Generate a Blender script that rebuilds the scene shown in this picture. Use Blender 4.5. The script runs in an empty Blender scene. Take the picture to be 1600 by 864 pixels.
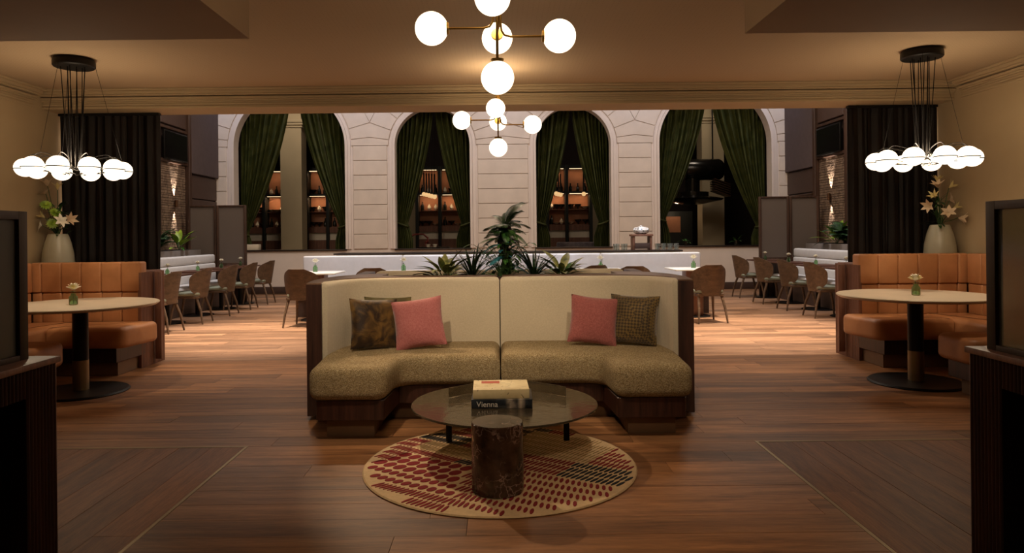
import bpy, bmesh, math, random
from mathutils import Vector, Matrix, Euler
PI = math.pi
random.seed(7)
sc = bpy.context.scene
COL = sc.collection

# ------------------------------------------------------------------ camera
cam_d = bpy.data.cameras.new('camera')
cam_d.sensor_width = 36.0
cam_d.lens = 1100 / 1600 * 36
cam_d.shift_x = 0.0125
cam_d.shift_y = -0.04125
cam_d.clip_end = 200
cam = bpy.data.objects.new('camera', cam_d)
COL.objects.link(cam)
cam.location = (0, 0, 1.3)
cam.rotation_euler = (PI / 2, 0.0105, 0)
sc.camera = cam
# ------------------------------------------------------------------ world, exposure
w = bpy.data.worlds.new('night'); sc.world = w
w.use_nodes = True
w.node_tree.nodes['Background'].inputs[0].default_value = (0.9, 0.75, 0.6, 1)
w.node_tree.nodes['Background'].inputs[1].default_value = 0.004
sc.view_settings.view_transform = 'Standard'
sc.view_settings.look = 'None'
sc.view_settings.gamma = 1
sc.view_settings.exposure = 0.0
sc.view_settings.use_curve_mapping = False
sc.cycles.use_denoising = True
sc.cycles.sample_clamp_indirect = 4.0

WARM = (1.0, 0.72, 0.46)
MID = (1.0, 0.84, 0.68)
COOL = (0.80, 0.86, 1.0)
GLOBE_POWER = 1.9

def light(kind, name, loc, target, power, color, size=0.1, spot=60, blend=0.6, sizey=None):
    d = bpy.data.lights.new(name, kind)
    d.energy = power; d.color = color
    if kind == 'AREA':
        d.size = size
        if sizey: d.shape = 'RECTANGLE'; d.size_y = sizey
    elif kind == 'SPOT':
        d.spot_size = math.radians(spot); d.spot_blend = blend; d.shadow_soft_size = size
    else:
        d.shadow_soft_size = size
    o = bpy.data.objects.new(name, d); COL.objects.link(o)
    o.location = loc
    o.rotation_euler = (Vector(target) - Vector(loc)).to_track_quat('-Z', 'Y').to_euler()
    return o

# dining hall: big soft downlights high above the beam
for x in (-4.2, 0.1, 4.4):
    for y in (9.6, 12.6):
        light('AREA', 'dining_downlight', (x, y, 5.6), (x, y, 0), 78, MID, 1.2)
for s in (-1, 1):
    light('SPOT', 'aisle_spot', (s * 3.3, 9.4, 5.3), (s * 3.2, 9.4, 0), 3000, MID, .15, 46, .9)
    light('SPOT', 'aisle_spot', (s * 3.1, 12.6, 5.3), (s * 3.3, 12.4, 0), 450, MID, .15, 40, .8)
# banquette wash
for x in (-2.2, 0, 2.2):
    light('SPOT', 'banquette_spot', (x, 10.4, 4.9), (x, 11.9, .8), 520, (.72, .80, 1), .12, 40)
for x in (-5.2, 5.4):
    for y in (10.5, 12.8):
        light('SPOT', 'side_bench_spot', (x + (.5 if x < 0 else -.5), y, 4.9), (x, y, .7), 280, (.76, .83, 1), .1, 40)
# cool wash grazing the heads of the piers
for x in (-6.0, -2.9, .1, 3.1, 6.1):
    light('SPOT', 'pier_wash', (x, 14.4, 5.7), (x, 16.0, 3.9), 110, (.72, .78, 1), .2, 70, .9)
# lounge: accent spots at the ceiling
light('SPOT', 'sofa_spot', (-0.9, 3.30, 2.80), (-.50, 5.1, .60), 150, (1, .80, .58), .05, 60, .8)
light('SPOT', 'sofa_spot', (0.8, 3.30, 2.80), (.62, 5.2, .60), 100, (1, .80, .58), .05, 60, .8)
light('SPOT', 'table_spot', (-1.7, 6.75, 2.80), (0.0, 4.0, 0), 240, WARM, .03, 32, .7)
light('SPOT', 'front_spot', (0.0, 0.4, 2.80), (0.0, 4.6, .1), 150, WARM, .25, 56, .9)
for s in (-1, 1):
    light('SPOT', 'booth_spot', (s * 3.1, 5.3, 2.80), (s * 3.75, 6.5, .6), 85, (1, .80, .60), .05, 70, .8)
    light('SPOT', 'aisle_spot', (s * 2.4, 6.6, 2.80), (s * 2.5, 7.3, 0), 40, WARM, .08, 70, .9)
    light('SPOT', 'vase_spot', (s * 4.3, 6.5, 2.80), (s * 4.6, 7.35, 1.3), 9, WARM, .03, 26, .6)
# back room
light('AREA', 'back_room_light', (-5.2, 17.6, 5.2), (-5.6, 19.4, 1.5), 30, MID, .4)
light('AREA', 'back_room_light', (5.2, 17.4, 5.2), (5.8, 19.4, 1.5), 22, MID, .4)
light('AREA', 'back_room_light', (0.2, 18.0, 4.8), (.2, 19.4, .8), 14, MID, .5)

# ------------------------------------------------------------------ helpers: colour and materials
def hx(h):
    h = h.lstrip('#')
    v = [int(h[i:i + 2], 16) / 255 for i in (0, 2, 4)]
    return tuple((c / 12.92 if c <= .04045 else ((c + .055) / 1.055) ** 2.4) for c in v) + (1.0,)

class NT:
    def __init__(s, name):
        s.m = bpy.data.materials.new(name); s.m.use_nodes = True
        s.t = s.m.node_tree; s.b = s.t.nodes['Principled BSDF']
    def n(s, typ, **kw):
        nd = s.t.nodes.new(typ)
        for k, v in kw.items():
            if k in nd.inputs: nd.inputs[k].default_value = v
            else: setattr(nd, k, v)
        return nd
    def l(s, a, b): s.t.links.new(a, b)
    def coord(s, scale=(1, 1, 1), kind='Object', rot=(0, 0, 0), rnd=False):
        c = s.n('ShaderNodeTexCoord'); mp = s.n('ShaderNodeMapping')
        mp.inputs['Scale'].default_value = scale; mp.inputs['Rotation'].default_value = rot
        s.l(c.outputs[kind], mp.inputs['Vector'])
        if rnd:
            oi = s.n('ShaderNodeNewGeometry') if rnd == 'island' else s.n('ShaderNodeObjectInfo'); mu = s.n('ShaderNodeMath', operation='MULTIPLY'); mu.inputs[1].default_value = 37.0
            s.l(oi.outputs['Random Per Island' if rnd == 'island' else 'Random'], mu.inputs[0])
            cb = s.n('ShaderNodeCombineXYZ')
            for i in range(3): s.l(mu.outputs[0], cb.inputs[i])
            s.l(cb.outputs[0], mp.inputs['Location'])
        return mp.outputs['Vector']
    def noise(s, vec, scale=5, detail=4, rough=.55, dist=0):
        nd = s.n('ShaderNodeTexNoise'); nd.inputs['Scale'].default_value = scale
        nd.inputs['Detail'].default_value = detail; nd.inputs['Roughness'].default_value = rough
        nd.inputs['Distortion'].default_value = dist
        s.l(vec, nd.inputs['Vector']); return nd.outputs['Fac']
    def ramp(s, fac, stops, interp='LINEAR'):
        r = s.n('ShaderNodeValToRGB'); r.color_ramp.interpolation = interp
        e = r.color_ramp.elements
        while len(e) > 1: e.remove(e[-1])
        e[0].position = stops[0][0]; e[0].color = stops[0][1]
        for p, c in stops[1:]:
            q = e.new(p); q.color = c
        s.l(fac, r.inputs['Fac']); return r.outputs['Color']
    def mix(s, f, a, b, mode='MIX'):
        m = s.n('ShaderNodeMix', data_type='RGBA', blend_type=mode)
        for sock, v in ((m.inputs['Factor'], f), (m.inputs['A'], a), (m.inputs['B'], b)):
            if isinstance(v, (float, int, tuple)): pass
        def put(idx, v):
            i = m.inputs[idx]
            if hasattr(v, 'links'): s.l(v, i)
            else: i.default_value = v
        put(0, f); put(6, a); put(7, b)
        return m.outputs[2]
    def bump(s, h, strength=.3, dist=.01):
        b = s.n('ShaderNodeBump'); b.inputs['Strength'].default_value = strength
        b.inputs['Distance'].default_value = dist
        s.l(h, b.inputs['Height']); s.l(b.outputs['Normal'], s.b.inputs['Normal'])
    def col(s, c):
        if hasattr(c, 'links'): s.l(c, s.b.inputs['Base Color'])
        else: s.b.inputs['Base Color'].default_value = c
    def set(s, rough=.5, metal=0, spec=None, **kw):
        s.b.inputs['Roughness'].default_value = rough; s.b.inputs['Metallic'].default_value = metal
        if spec is not None: s.b.inputs['Specular IOR Level'].default_value = spec
        for k, v in kw.items(): s.b.inputs[k].default_value = v
        return s

def plain(name, c, rough=.5, metal=0, noise=.12, nscale=8, bump=.05, spec=None, **kw):
    t = NT(name); v = t.coord()
    f = t.noise(v, nscale, 3)
    c1 = tuple(x * (1 - noise) for x in c[:3]) + (1,); c2 = tuple(min(1, x * (1 + noise)) for x in c[:3]) + (1,)
    t.col(t.ramp(f, [(.3, c1), (.7, c2)]))
    if bump: t.bump(t.noise(v, nscale * 12, 3), bump, .004)
    t.set(rough, metal, spec, **kw); return t.m

def wood(name, dark, light_, axis='x', stretch=14, scale=3, rough=.4, rnd=True, var=.35, bump=.12, spec=None, fine=1.0):
    t = NT(name)
    s = {'x': (1, stretch, stretch), 'y': (stretch, 1, stretch), 'z': (stretch, stretch, 1)}[axis]
    v = t.coord(s, rnd=rnd)
    f = t.noise(v, scale * .35, 6, .62, .5)
    f2 = t.noise(v, scale * 3.2 * fine, 4, .7)
    c = t.ramp(f, [(.30, dark), (.5, tuple((a + b) / 2 for a, b in zip(dark, light_))), (.72, light_)])
    g = t.ramp(f2, [(.35, (.45, .45, .45, 1)), (.6, (1, 1, 1, 1))])
    c = t.mix(.55, c, g, 'MULTIPLY')
    if rnd and var:
        oi = t.n('ShaderNodeNewGeometry') if rnd == 'island' else t.n('ShaderNodeObjectInfo')
        wn = t.n('ShaderNodeTexWhiteNoise', noise_dimensions='1D'); t.l(oi.outputs['Random Per Island' if rnd == 'island' else 'Random'], wn.inputs['W'])
        r = t.ramp(wn.outputs['Value'], [(0, (1 - var, 1 - var * 1.05, 1 - var * 1.1, 1)), (1, (1 + var * .6, 1 + var * .55, 1 + var * .5, 1))])
        c = t.mix(1.0, c, r, 'MULTIPLY')
    t.col(c); t.bump(f2, bump, .003); t.set(rough, 0, spec); return t.m

M = {}
M['floor_plank'] = wood('floor_plank', hx('#6e482c'), hx('#ba8659'), 'x', 11, 3.2, .46, var=.42, spec=.4)
M['floor_plank_y'] = wood('floor_plank_length', hx('#6c4327'), hx('#a06a41'), 'y', 11, 3.2, .5, var=.25, spec=.35)
M['floor_far'] = wood('floor_plank_far', hx('#73523b'), hx('#bf9472'), 'x', 11, 3.2, .44, spec=.4, rnd='island', var=.42)
M['subfloor'] = plain('subfloor', hx('#20130b'), .8)
M['walnut_z'] = wood('dark_walnut', hx('#291813'), hx('#4d3025'), 'z', 18, 3, .38, var=.1)
M['walnut_x'] = wood('walnut_top', hx('#3a1f16'), hx('#6b4230'), 'x', 12, 3, .38, var=.1)
M['shell_wood'] = wood('reddish_walnut', hx('#644234'), hx('#8f6450'), 'z', 18, 3, .42, var=.1)
M['top_wood'] = wood('satin_brown_top', hx('#5e4637'), hx('#8d705c'), 'x', 12, 3, .3, var=.1)
M['macassar'] = wood('striped_rosewood', hx('#24140f'), hx('#4c2d22'), 'z', 26, 4, .35, var=.1)
M['chair_wood'] = wood('chair_walnut', hx('#493828'), hx('#745b45'), 'x', 12, 4, .45, var=.1)
M['dark_frame'] = wood('dark_brown_frame', hx('#33231b'), hx('#553d31'), 'z', 18, 3, .45, var=.1)
M['hall_panel'] = plain('hall_panel_brown', hx('#4a3831'), .6, noise=.1)
M['hall_fabric'] = plain('hall_panel_grey', hx('#564a4c'), .9, noise=.08)
M['plaster'] = plain('beige_plaster', hx('#a8926f'), .85, noise=.05, nscale=2)
M['ceiling_white'] = None
M['stone'] = plain('limestone_block', hx('#d6cabe'), .85, noise=.06, nscale=3, bump=.15)
M['stone_trim'] = plain('painted_moulding', hx('#ddd2ca'), .8, noise=.04, nscale=3)
M['cream'] = plain('cream_plaster', hx('#b9a684'), .85, noise=.05, nscale=2)
M['room_shade'] = plain('dark_brown_wall_shade', hx('#2a1c15'), .8)  # gloom of the room beyond the arches, put into the wall colour
M['black_metal'] = plain('black_metal', hx('#15120f'), .45, .6, noise=.05)
M['bronze'] = plain('bronze_metal', hx('#5e4330'), .42, .7, noise=.08)
M['brass'] = plain('aged_brass', hx('#a98542'), .3, .95, noise=.08)
M['brass_dull'] = plain('dull_brass', hx('#94805f'), .42, .8, noise=.08)
M['taupe'] = plain('taupe_plinth', hx('#7c6148'), .5, .2, noise=.06)
M['marble_white'] = plain('cream_stone_top', hx('#d8c8ae'), .28, noise=.06, nscale=5, bump=0)
M['white_table'] = plain('white_laminate_top', hx('#dcd9d2'), .35, noise=.02, bump=0)
M['ceramic'] = plain('pale_ceramic', hx('#a8a38c'), .35, noise=.05, bump=.02)
M['white_leather'] = plain('white_leather', hx('#c9c7c6'), .45, noise=.04, bump=.08, nscale=10)
M['chair_seat'] = plain('grey_green_leather', hx('#7d8270'), .5, noise=.06)
M['glass_green'] = NT('green_glass').set(.03, 0, None, **{'Transmission Weight': .95, 'IOR': 1.08}).m
M['glass_green'].node_tree.nodes['Principled BSDF'].inputs['Base Color'].default_value = hx('#c2e2bd')
M['clear_glass'] = NT('clear_glass').set(.04, 0, None, **{'Transmission Weight': .95, 'IOR': 1.3}).m
M['clear_glass'].node_tree.nodes['Principled BSDF'].inputs['Base Color'].default_value = hx('#dfe6e2')

def m_ceiling():
    t = NT('acoustic_ceiling'); v = t.coord((1, 1, 1))
    vo = t.n('ShaderNodeTexVoronoi'); vo.inputs['Scale'].default_value = 28; vo.inputs['Randomness'].default_value = 0
    t.l(v, vo.inputs['Vector'])
    c = t.ramp(vo.outputs['Distance'], [(.16, hx('#6d5a44')), (.24, hx('#a58d6e'))])
    t.col(c); t.set(.9); return t.m
M['ceiling_white'] = m_ceiling()

def m_leather():
    t = NT('orange_tan_leather'); v = t.coord()
    f = t.noise(v, 3, 5, .6)
    t.col(t.ramp(f, [(.3, hx('#a36c42')), (.7, hx('#bf8557'))]))
    vo = t.n('ShaderNodeTexVoronoi'); vo.inputs['Scale'].default_value = 220; t.l(v, vo.inputs['Vector'])
    t.bump(vo.outputs['Distance'], .15, .002); t.set(.42); return t.m
M['leather'] = m_leather()

def fabric(name, ca, cb, sx=180, sy=180, bump=.5, rough=.9, blot=.2, mode='weave', rot=0.0):
    t = NT(name); v = t.coord((1, 1, 1), rot=(0, 0, rot))
    a = t.n('ShaderNodeTexWave', wave_type='BANDS', bands_direction='X'); a.inputs['Scale'].default_value = sx / 20
    a.inputs['Distortion'].default_value = 2.5; a.inputs['Detail'].default_value = 2; a.inputs['Detail Scale'].default_value = 6
    b = t.n('ShaderNodeTexWave', wave_type='BANDS', bands_direction='Z'); b.inputs['Scale'].default_value = sy / 20
    b.inputs['Distortion'].default_value = 2.5; b.inputs['Detail'].default_value = 2; b.inputs['Detail Scale'].default_value = 6
    t.l(v, a.inputs['Vector']); t.l(v, b.inputs['Vector'])
    mu = t.n('ShaderNodeMath', operation='MULTIPLY'); t.l(a.outputs['Fac'], mu.inputs[0]); t.l(b.outputs['Fac'], mu.inputs[1])
    n = t.noise(v, 90, 3, .7)
    ad = t.n('ShaderNodeMath', operation='ADD'); t.l(mu.outputs[0], ad.inputs[0]); t.l(n, ad.inputs[1])
    c = t.ramp(ad.outputs[0], [(.45, ca), (.95, cb)])
    if blot:
        bl = t.ramp(t.noise(v, 4, 3), [(.35, (1 - blot,) * 3 + (1,)), (.65, (1, 1, 1, 1))])
        c = t.mix(1.0, c, bl, 'MULTIPLY')
    t.col(c); t.bump(ad.outputs[0], bump, .004); t.set(rough, 0, .2)
    t.b.inputs['Sheen Weight'].default_value = .3
    return t.m
def m_tweed():
    t = NT('olive_tweed'); v = t.coord((1, 1, 1.7))
    vo = t.n('ShaderNodeTexVoronoi'); vo.inputs['Scale'].default_value = 230; t.l(v, vo.inputs['Vector'])
    sp = t.n('ShaderNodeSeparateColor'); t.l(vo.outputs['Color'], sp.inputs[0])
    c = t.ramp(sp.outputs[0], [(.0, hx('#836d4a')), (.35, hx('#a89066')), (.7, hx('#c1a97d')), (1, hx('#dac8a2'))])
    dk = t.ramp(vo.outputs['Distance'], [(.25, (1, 1, 1, 1)), (.75, (.55, .55, .55, 1))])
    c = t.mix(1.0, c, dk, 'MULTIPLY')
    bl = t.ramp(t.noise(t.coord(), 5, 3), [(.35, (.85, .85, .85, 1)), (.65, (1, 1, 1, 1))])
    t.col(t.mix(1.0, c, bl, 'MULTIPLY'))
    iv = t.n('ShaderNodeMath', operation='SUBTRACT'); iv.inputs[0].default_value = 1; t.l(vo.outputs['Distance'], iv.inputs[1])
    t.bump(iv.outputs[0], .8, .006); t.set(.9, 0, .2); return t.m
M['tweed'] = m_tweed()
M['linen'] = fabric('beige_linen', hx('#bcae94'), hx('#d2c5aa'), 1500, 1500, .12, blot=.05)
M['pink_weave'] = fabric('pink_weave', hx('#96504e'), hx('#bd7874'), 1200, 1200, .25, blot=.08)

M['pink_dark'] = fabric('dusty_pink_weave', hx('#7d3f3c'), hx('#ab665f'), 1200, 1200, .25, blot=.08)

def m_velvet(name, ca, cb, scale=9, sheen=.5):
    t = NT(name); v = t.coord()
    f = t.noise(v, scale, 3, .5, 1.2)
    t.col(t.ramp(f, [(.38, ca), (.62, cb)])); t.bump(f, .15, .006); t.set(.6, 0, .25)
    t.b.inputs['Sheen Weight'].default_value = sheen; t.b.inputs['Sheen Roughness'].default_value = .4
    return t.m
M['velvet_brown'] = m_velvet('brown_velvet', hx('#2b1b0b'), hx('#6d5023'))
M['velvet_olive'] = m_velvet('olive_velvet', hx('#4d4526'), hx('#776c43'), 5)
M['velvet_green'] = m_velvet('green_velvet', hx('#2e3414'), hx('#40441e'), 3, .0)
M['velvet_dark'] = m_velvet('near_black_velvet', hx('#191008'), hx('#22170c'), 3)
M['velvet_check'] = None
def m_check():
    t = NT('checked_velvet'); v = t.coord((1, 1, 1), rot=(.2, .75, .2))
    ck = t.n('ShaderNodeTexChecker'); ck.inputs['Scale'].default_value = 60
    ck.inputs['Color1'].default_value = hx('#3a2a10'); ck.inputs['Color2'].default_value = hx('#6b5426'); t.l(v, ck.inputs['Vector'])
    n = t.ramp(t.noise(v, 6, 3), [(.35, (.6, .6, .6, 1)), (.65, (1.1, 1.1, 1.1, 1))])
    t.col(t.mix(1.0, ck.outputs['Color'], n, 'MULTIPLY')); t.bump(ck.outputs['Fac'], .3, .004); t.set(.6, 0, .25)
    t.b.inputs['Sheen Weight'].default_value = .5
    return t.m
M['velvet_check'] = m_check()

def m_marble():
    t = NT('brown_marble'); v = t.coord()
    nv = t.n('ShaderNodeTexNoise'); nv.inputs['Scale'].default_value = 6; nv.inputs['Detail'].default_value = 5; t.l(v, nv.inputs['Vector'])
    vm = t.n('ShaderNodeVectorMath', operation='MULTIPLY_ADD'); vm.inputs[1].default_value = (.55, .55, .55)
    t.l(nv.outputs['Color'], vm.inputs[0]); t.l(v, vm.inputs[2])
    vo = t.n('ShaderNodeTexVoronoi', feature='DISTANCE_TO_EDGE'); vo.inputs['Scale'].default_value = 9; t.l(vm.outputs[0], vo.inputs['Vector'])
    base = t.ramp(t.noise(v, 12, 5), [(.35, hx('#271a13')), (.65, hx('#513b2d'))])
    vein = t.ramp(vo.outputs['Distance'], [(0, (1, 1, 1, 1)), (.05, (0, 0, 0, 1))])
    brk = t.ramp(t.noise(v, 7, 3), [(.42, (0, 0, 0, 1)), (.60, (.8, .8, .8, 1))])
    f = t.mix(1.0, vein, brk, 'MULTIPLY')
    c = t.mix(f, base, hx('#b0968a'))
    sp = t.ramp(t.noise(v, 11, 2, .5), [(.70, (0, 0, 0, 1)), (.73, (1, 1, 1, 1))])
    c = t.mix(sp, c, hx('#c4a684'))
    t.col(c); t.set(.16); return t.m
M['marble'] = m_marble()

def m_reeded_glass(name, c, rough=.25, scale=60, axis='X', trans=.75, bump=.6):
    t = NT(name); v = t.coord()
    a = t.n('ShaderNodeTexWave', wave_type='BANDS', bands_direction=axis); a.inputs['Scale'].default_value = scale
    a.inputs['Distortion'].default_value = .3; t.l(v, a.inputs['Vector'])
    t.col(c); t.bump(a.outputs['Fac'], bump, .004)
    t.set(rough, 0, None, **{'Transmission Weight': trans, 'IOR': 1.45}); return t.m
M['cast_glass'] = None
def m_cast():
    t = NT('smoked_cast_glass'); v = t.coord()
    f = t.noise(v, 14, 3, .5, .4)
    t.col(t.ramp(f, [(.3, hx('#857860')), (.7, hx('#9f9278'))])); t.bump(f, .25, .01)
    t.set(.12, 0, None, **{'Transmission Weight': .86, 'IOR': 1.4}); return t.m
M['cast_glass'] = m_cast()
M['screen_glass'] = m_reeded_glass('grey_reeded_glass', hx('#5d5a54'), .35, 40, 'X', .45)
M['screen_glass_clear'] = m_reeded_glass('smoked_clear_glass', hx('#8d8a78'), .12, 40, 'X', .85, .15)
M['divider_glass'] = m_reeded_glass('frosted_grey_panel', hx('#6e635c'), .6, 30, 'X', .15, .4)

def m_brick():
    t = NT('brick_colours'); oi = t.n('ShaderNodeObjectInfo'); v = t.coord()
    c = t.ramp(t.noise(v, 9, 4), [(.3, hx('#544236')), (.7, hx('#86705c'))])
    t.col(c); t.bump(t.noise(v, 60, 4), .5, .01); t.set(.9); return t.m
M['brick'] = m_brick()

def emit(name, c, s):
    t = NT(name); t.col(c); t.b.inputs['Emission Color'].default_value = c
    t.b.inputs['Emission Strength'].default_value = s; t.set(.3); return t.m
M['globe'] = emit('opal_glass_globe_lit', (1.0, .86, .66, 1), GLOBE_POWER)
M['led'] = emit('warm_led', (1.0, .70, .40, 1), 1.6)
M['bulb_amber'] = emit('amber_bulb', (1.0, .62, .28, 1), .75)
M['terracotta'] = plain('terracotta_panel', hx('#a8704f'), .7, noise=.06)
M['counter_dark'] = plain('dark_counter', hx('#241a15'), .35)

def leafmat(name, dark, light_, edge=None, rough=.42):
    t = NT(name); v = t.coord((1, 1, 1), rnd=True)
    f = t.noise(v, 16, 3)
    t.col(t.ramp(f, [(.35, dark), (.65, light_)])); t.set(rough)
    t.b.inputs['Subsurface Weight'].default_value = 0
    return t.m
M['leaf_dark'] = leafmat('dark_green_leaf', hx('#12260f'), hx('#27481d'))
M['leaf_mid'] = leafmat('mid_green_leaf', hx('#1f4a1c'), hx('#48762e'))
M['leaf_blue'] = leafmat('blue_green_leaf', hx('#1d5560'), hx('#3f8b98'))
M['leaf_varieg'] = leafmat('variegated_leaf', hx('#47552a'), hx('#9a9a55'))
M['leaf_lime'] = leafmat('lime_leaf', hx('#5c7a1d'), hx('#9ab83c'))
M['leaf_spike'] = leafmat('spiky_dark_leaf', hx('#0d160b'), hx('#1d2e16'))
M['lily'] = plain('pale_lily_petal', hx('#c9b190'), .5, noise=.12, nscale=20, bump=0)
M['white_petal'] = plain('white_petal', hx('#e6e0cc'), .5, noise=.06, nscale=20, bump=0)
M['yellow_petal'] = plain('pale_yellow_petal', hx('#d9c98a'), .5, noise=.12, nscale=20, bump=0)
M['stem'] = plain('green_stem', hx('#2c4a1c'), .6)
M['bark'] = plain('dark_fibrous_trunk', hx('#1c130c'), .95, nscale=30, bump=.6)
M['rug_cream'] = plain('cream_wool', hx('#dcc096'), .95, nscale=40, bump=.3, noise=.08)
M['rug_red'] = plain('crimson_wool', hx('#8a1f26'), .95, nscale=40, bump=.3)
M['rug_navy'] = plain('navy_wool', hx('#1b222c'), .95, nscale=40, bump=.3)
M['rug_sand'] = plain('sand_wool', hx('#a38755'), .95, nscale=40, bump=.3)
M['paper'] = plain('page_edges', hx('#c8bda2'), .8, noise=.05, nscale=60)
M['book_black'] = None
def m_spine():
    t = NT('photo_book_cover'); v = t.coord((1, 1, 1))
    sp = t.n('ShaderNodeSeparateXYZ'); t.l(v, sp.inputs[0])
    f = t.noise(v, 16, 4)
    win = t.ramp(sp.outputs['X'], [(0, (0, 0, 0, 1)), (.02, (0, 0, 0, 1)), (.05, (1, 1, 1, 1)), (.09, (0.1, .1, .1, 1)), (.11, (1, 1, 1, 1)), (.14, (0, 0, 0, 1))])
    c = t.ramp(f, [(.4, hx('#14181d')), (.6, hx('#2d3238'))])
    g = t.mix(1.0, win, t.ramp(f, [(.4, (.25, .25, .25, 1)), (.6, (1, 1, 1, 1))]), 'MULTIPLY')
    t.col(t.mix(g, c, hx('#b9a894'))); t.set(.3); return t.m
M['book_black'] = m_spine()
def m_mapbook():
    t = NT('cream_sketch_cover'); v = t.coord((1, 1, 1), rot=(.3, .2, .5))
    vo = t.n('ShaderNodeTexVoronoi', feature='DISTANCE_TO_EDGE'); vo.inputs['Scale'].default_value = 13; t.l(v, vo.inputs['Vector'])
    br = t.ramp(t.noise(v, 22, 2), [(.5, (0, 0, 0, 1)), (.58, (1, 1, 1, 1))])
    ln = t.ramp(vo.outputs['Distance'], [(0.012, (1, 1, 1, 1)), (.03, (0, 0, 0, 1))])
    f = t.mix(1.0, ln, br, 'MULTIPLY')
    base = t.ramp(t.noise(v, 9, 3), [(.3, hx('#c7b283')), (.7, hx('#e0cfa4'))])
    t.col(t.mix(f, base, hx('#5a4630'))); t.set(.5); return t.m
M['book_cream'] = m_mapbook()
M['book_red'] = plain('red_print', hx('#a8452c'), .5, bump=0)
M['ink_white'] = plain('white_print', hx('#cfcac0'), .5, bump=0, noise=.02)
M['screen_black'] = plain('black_screen', hx('#0c0b0b'), .2, bump=0)
M['patterned'] = None
def m_pattern():
    t = NT('black_white_pattern'); v = t.coord()
    vo = t.n('ShaderNodeTexVoronoi'); vo.inputs['Scale'].default_value = 26; vo.inputs['Randomness'].default_value = .6; t.l(v, vo.inputs['Vector'])
    t.col(t.ramp(vo.outputs['Distance'], [(.3, hx('#14161c')), (.42, hx('#c9c9c9'))])); t.set(.3); return t.m
M['patterned'] = m_pattern()
M['red_lacquer'] = plain('red_lacquer', hx('#7a2a1c'), .4)
M['grey_velvet'] = m_velvet('grey_mauve_velvet', hx('#3c3334'), hx('#544a4a'))
M['white_ceramic'] = plain('white_ceramic', hx('#d8cbb4'), .3, bump=0, noise=.03)
M['dark_bottle'] = plain('dark_bottle', hx('#1c1a12'), .15, bump=0)
M['planter_grey'] = plain('grey_planter', hx('#6f6660'), .6)
M['soil'] = plain('soil', hx('#19110b'), 1.0)

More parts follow.
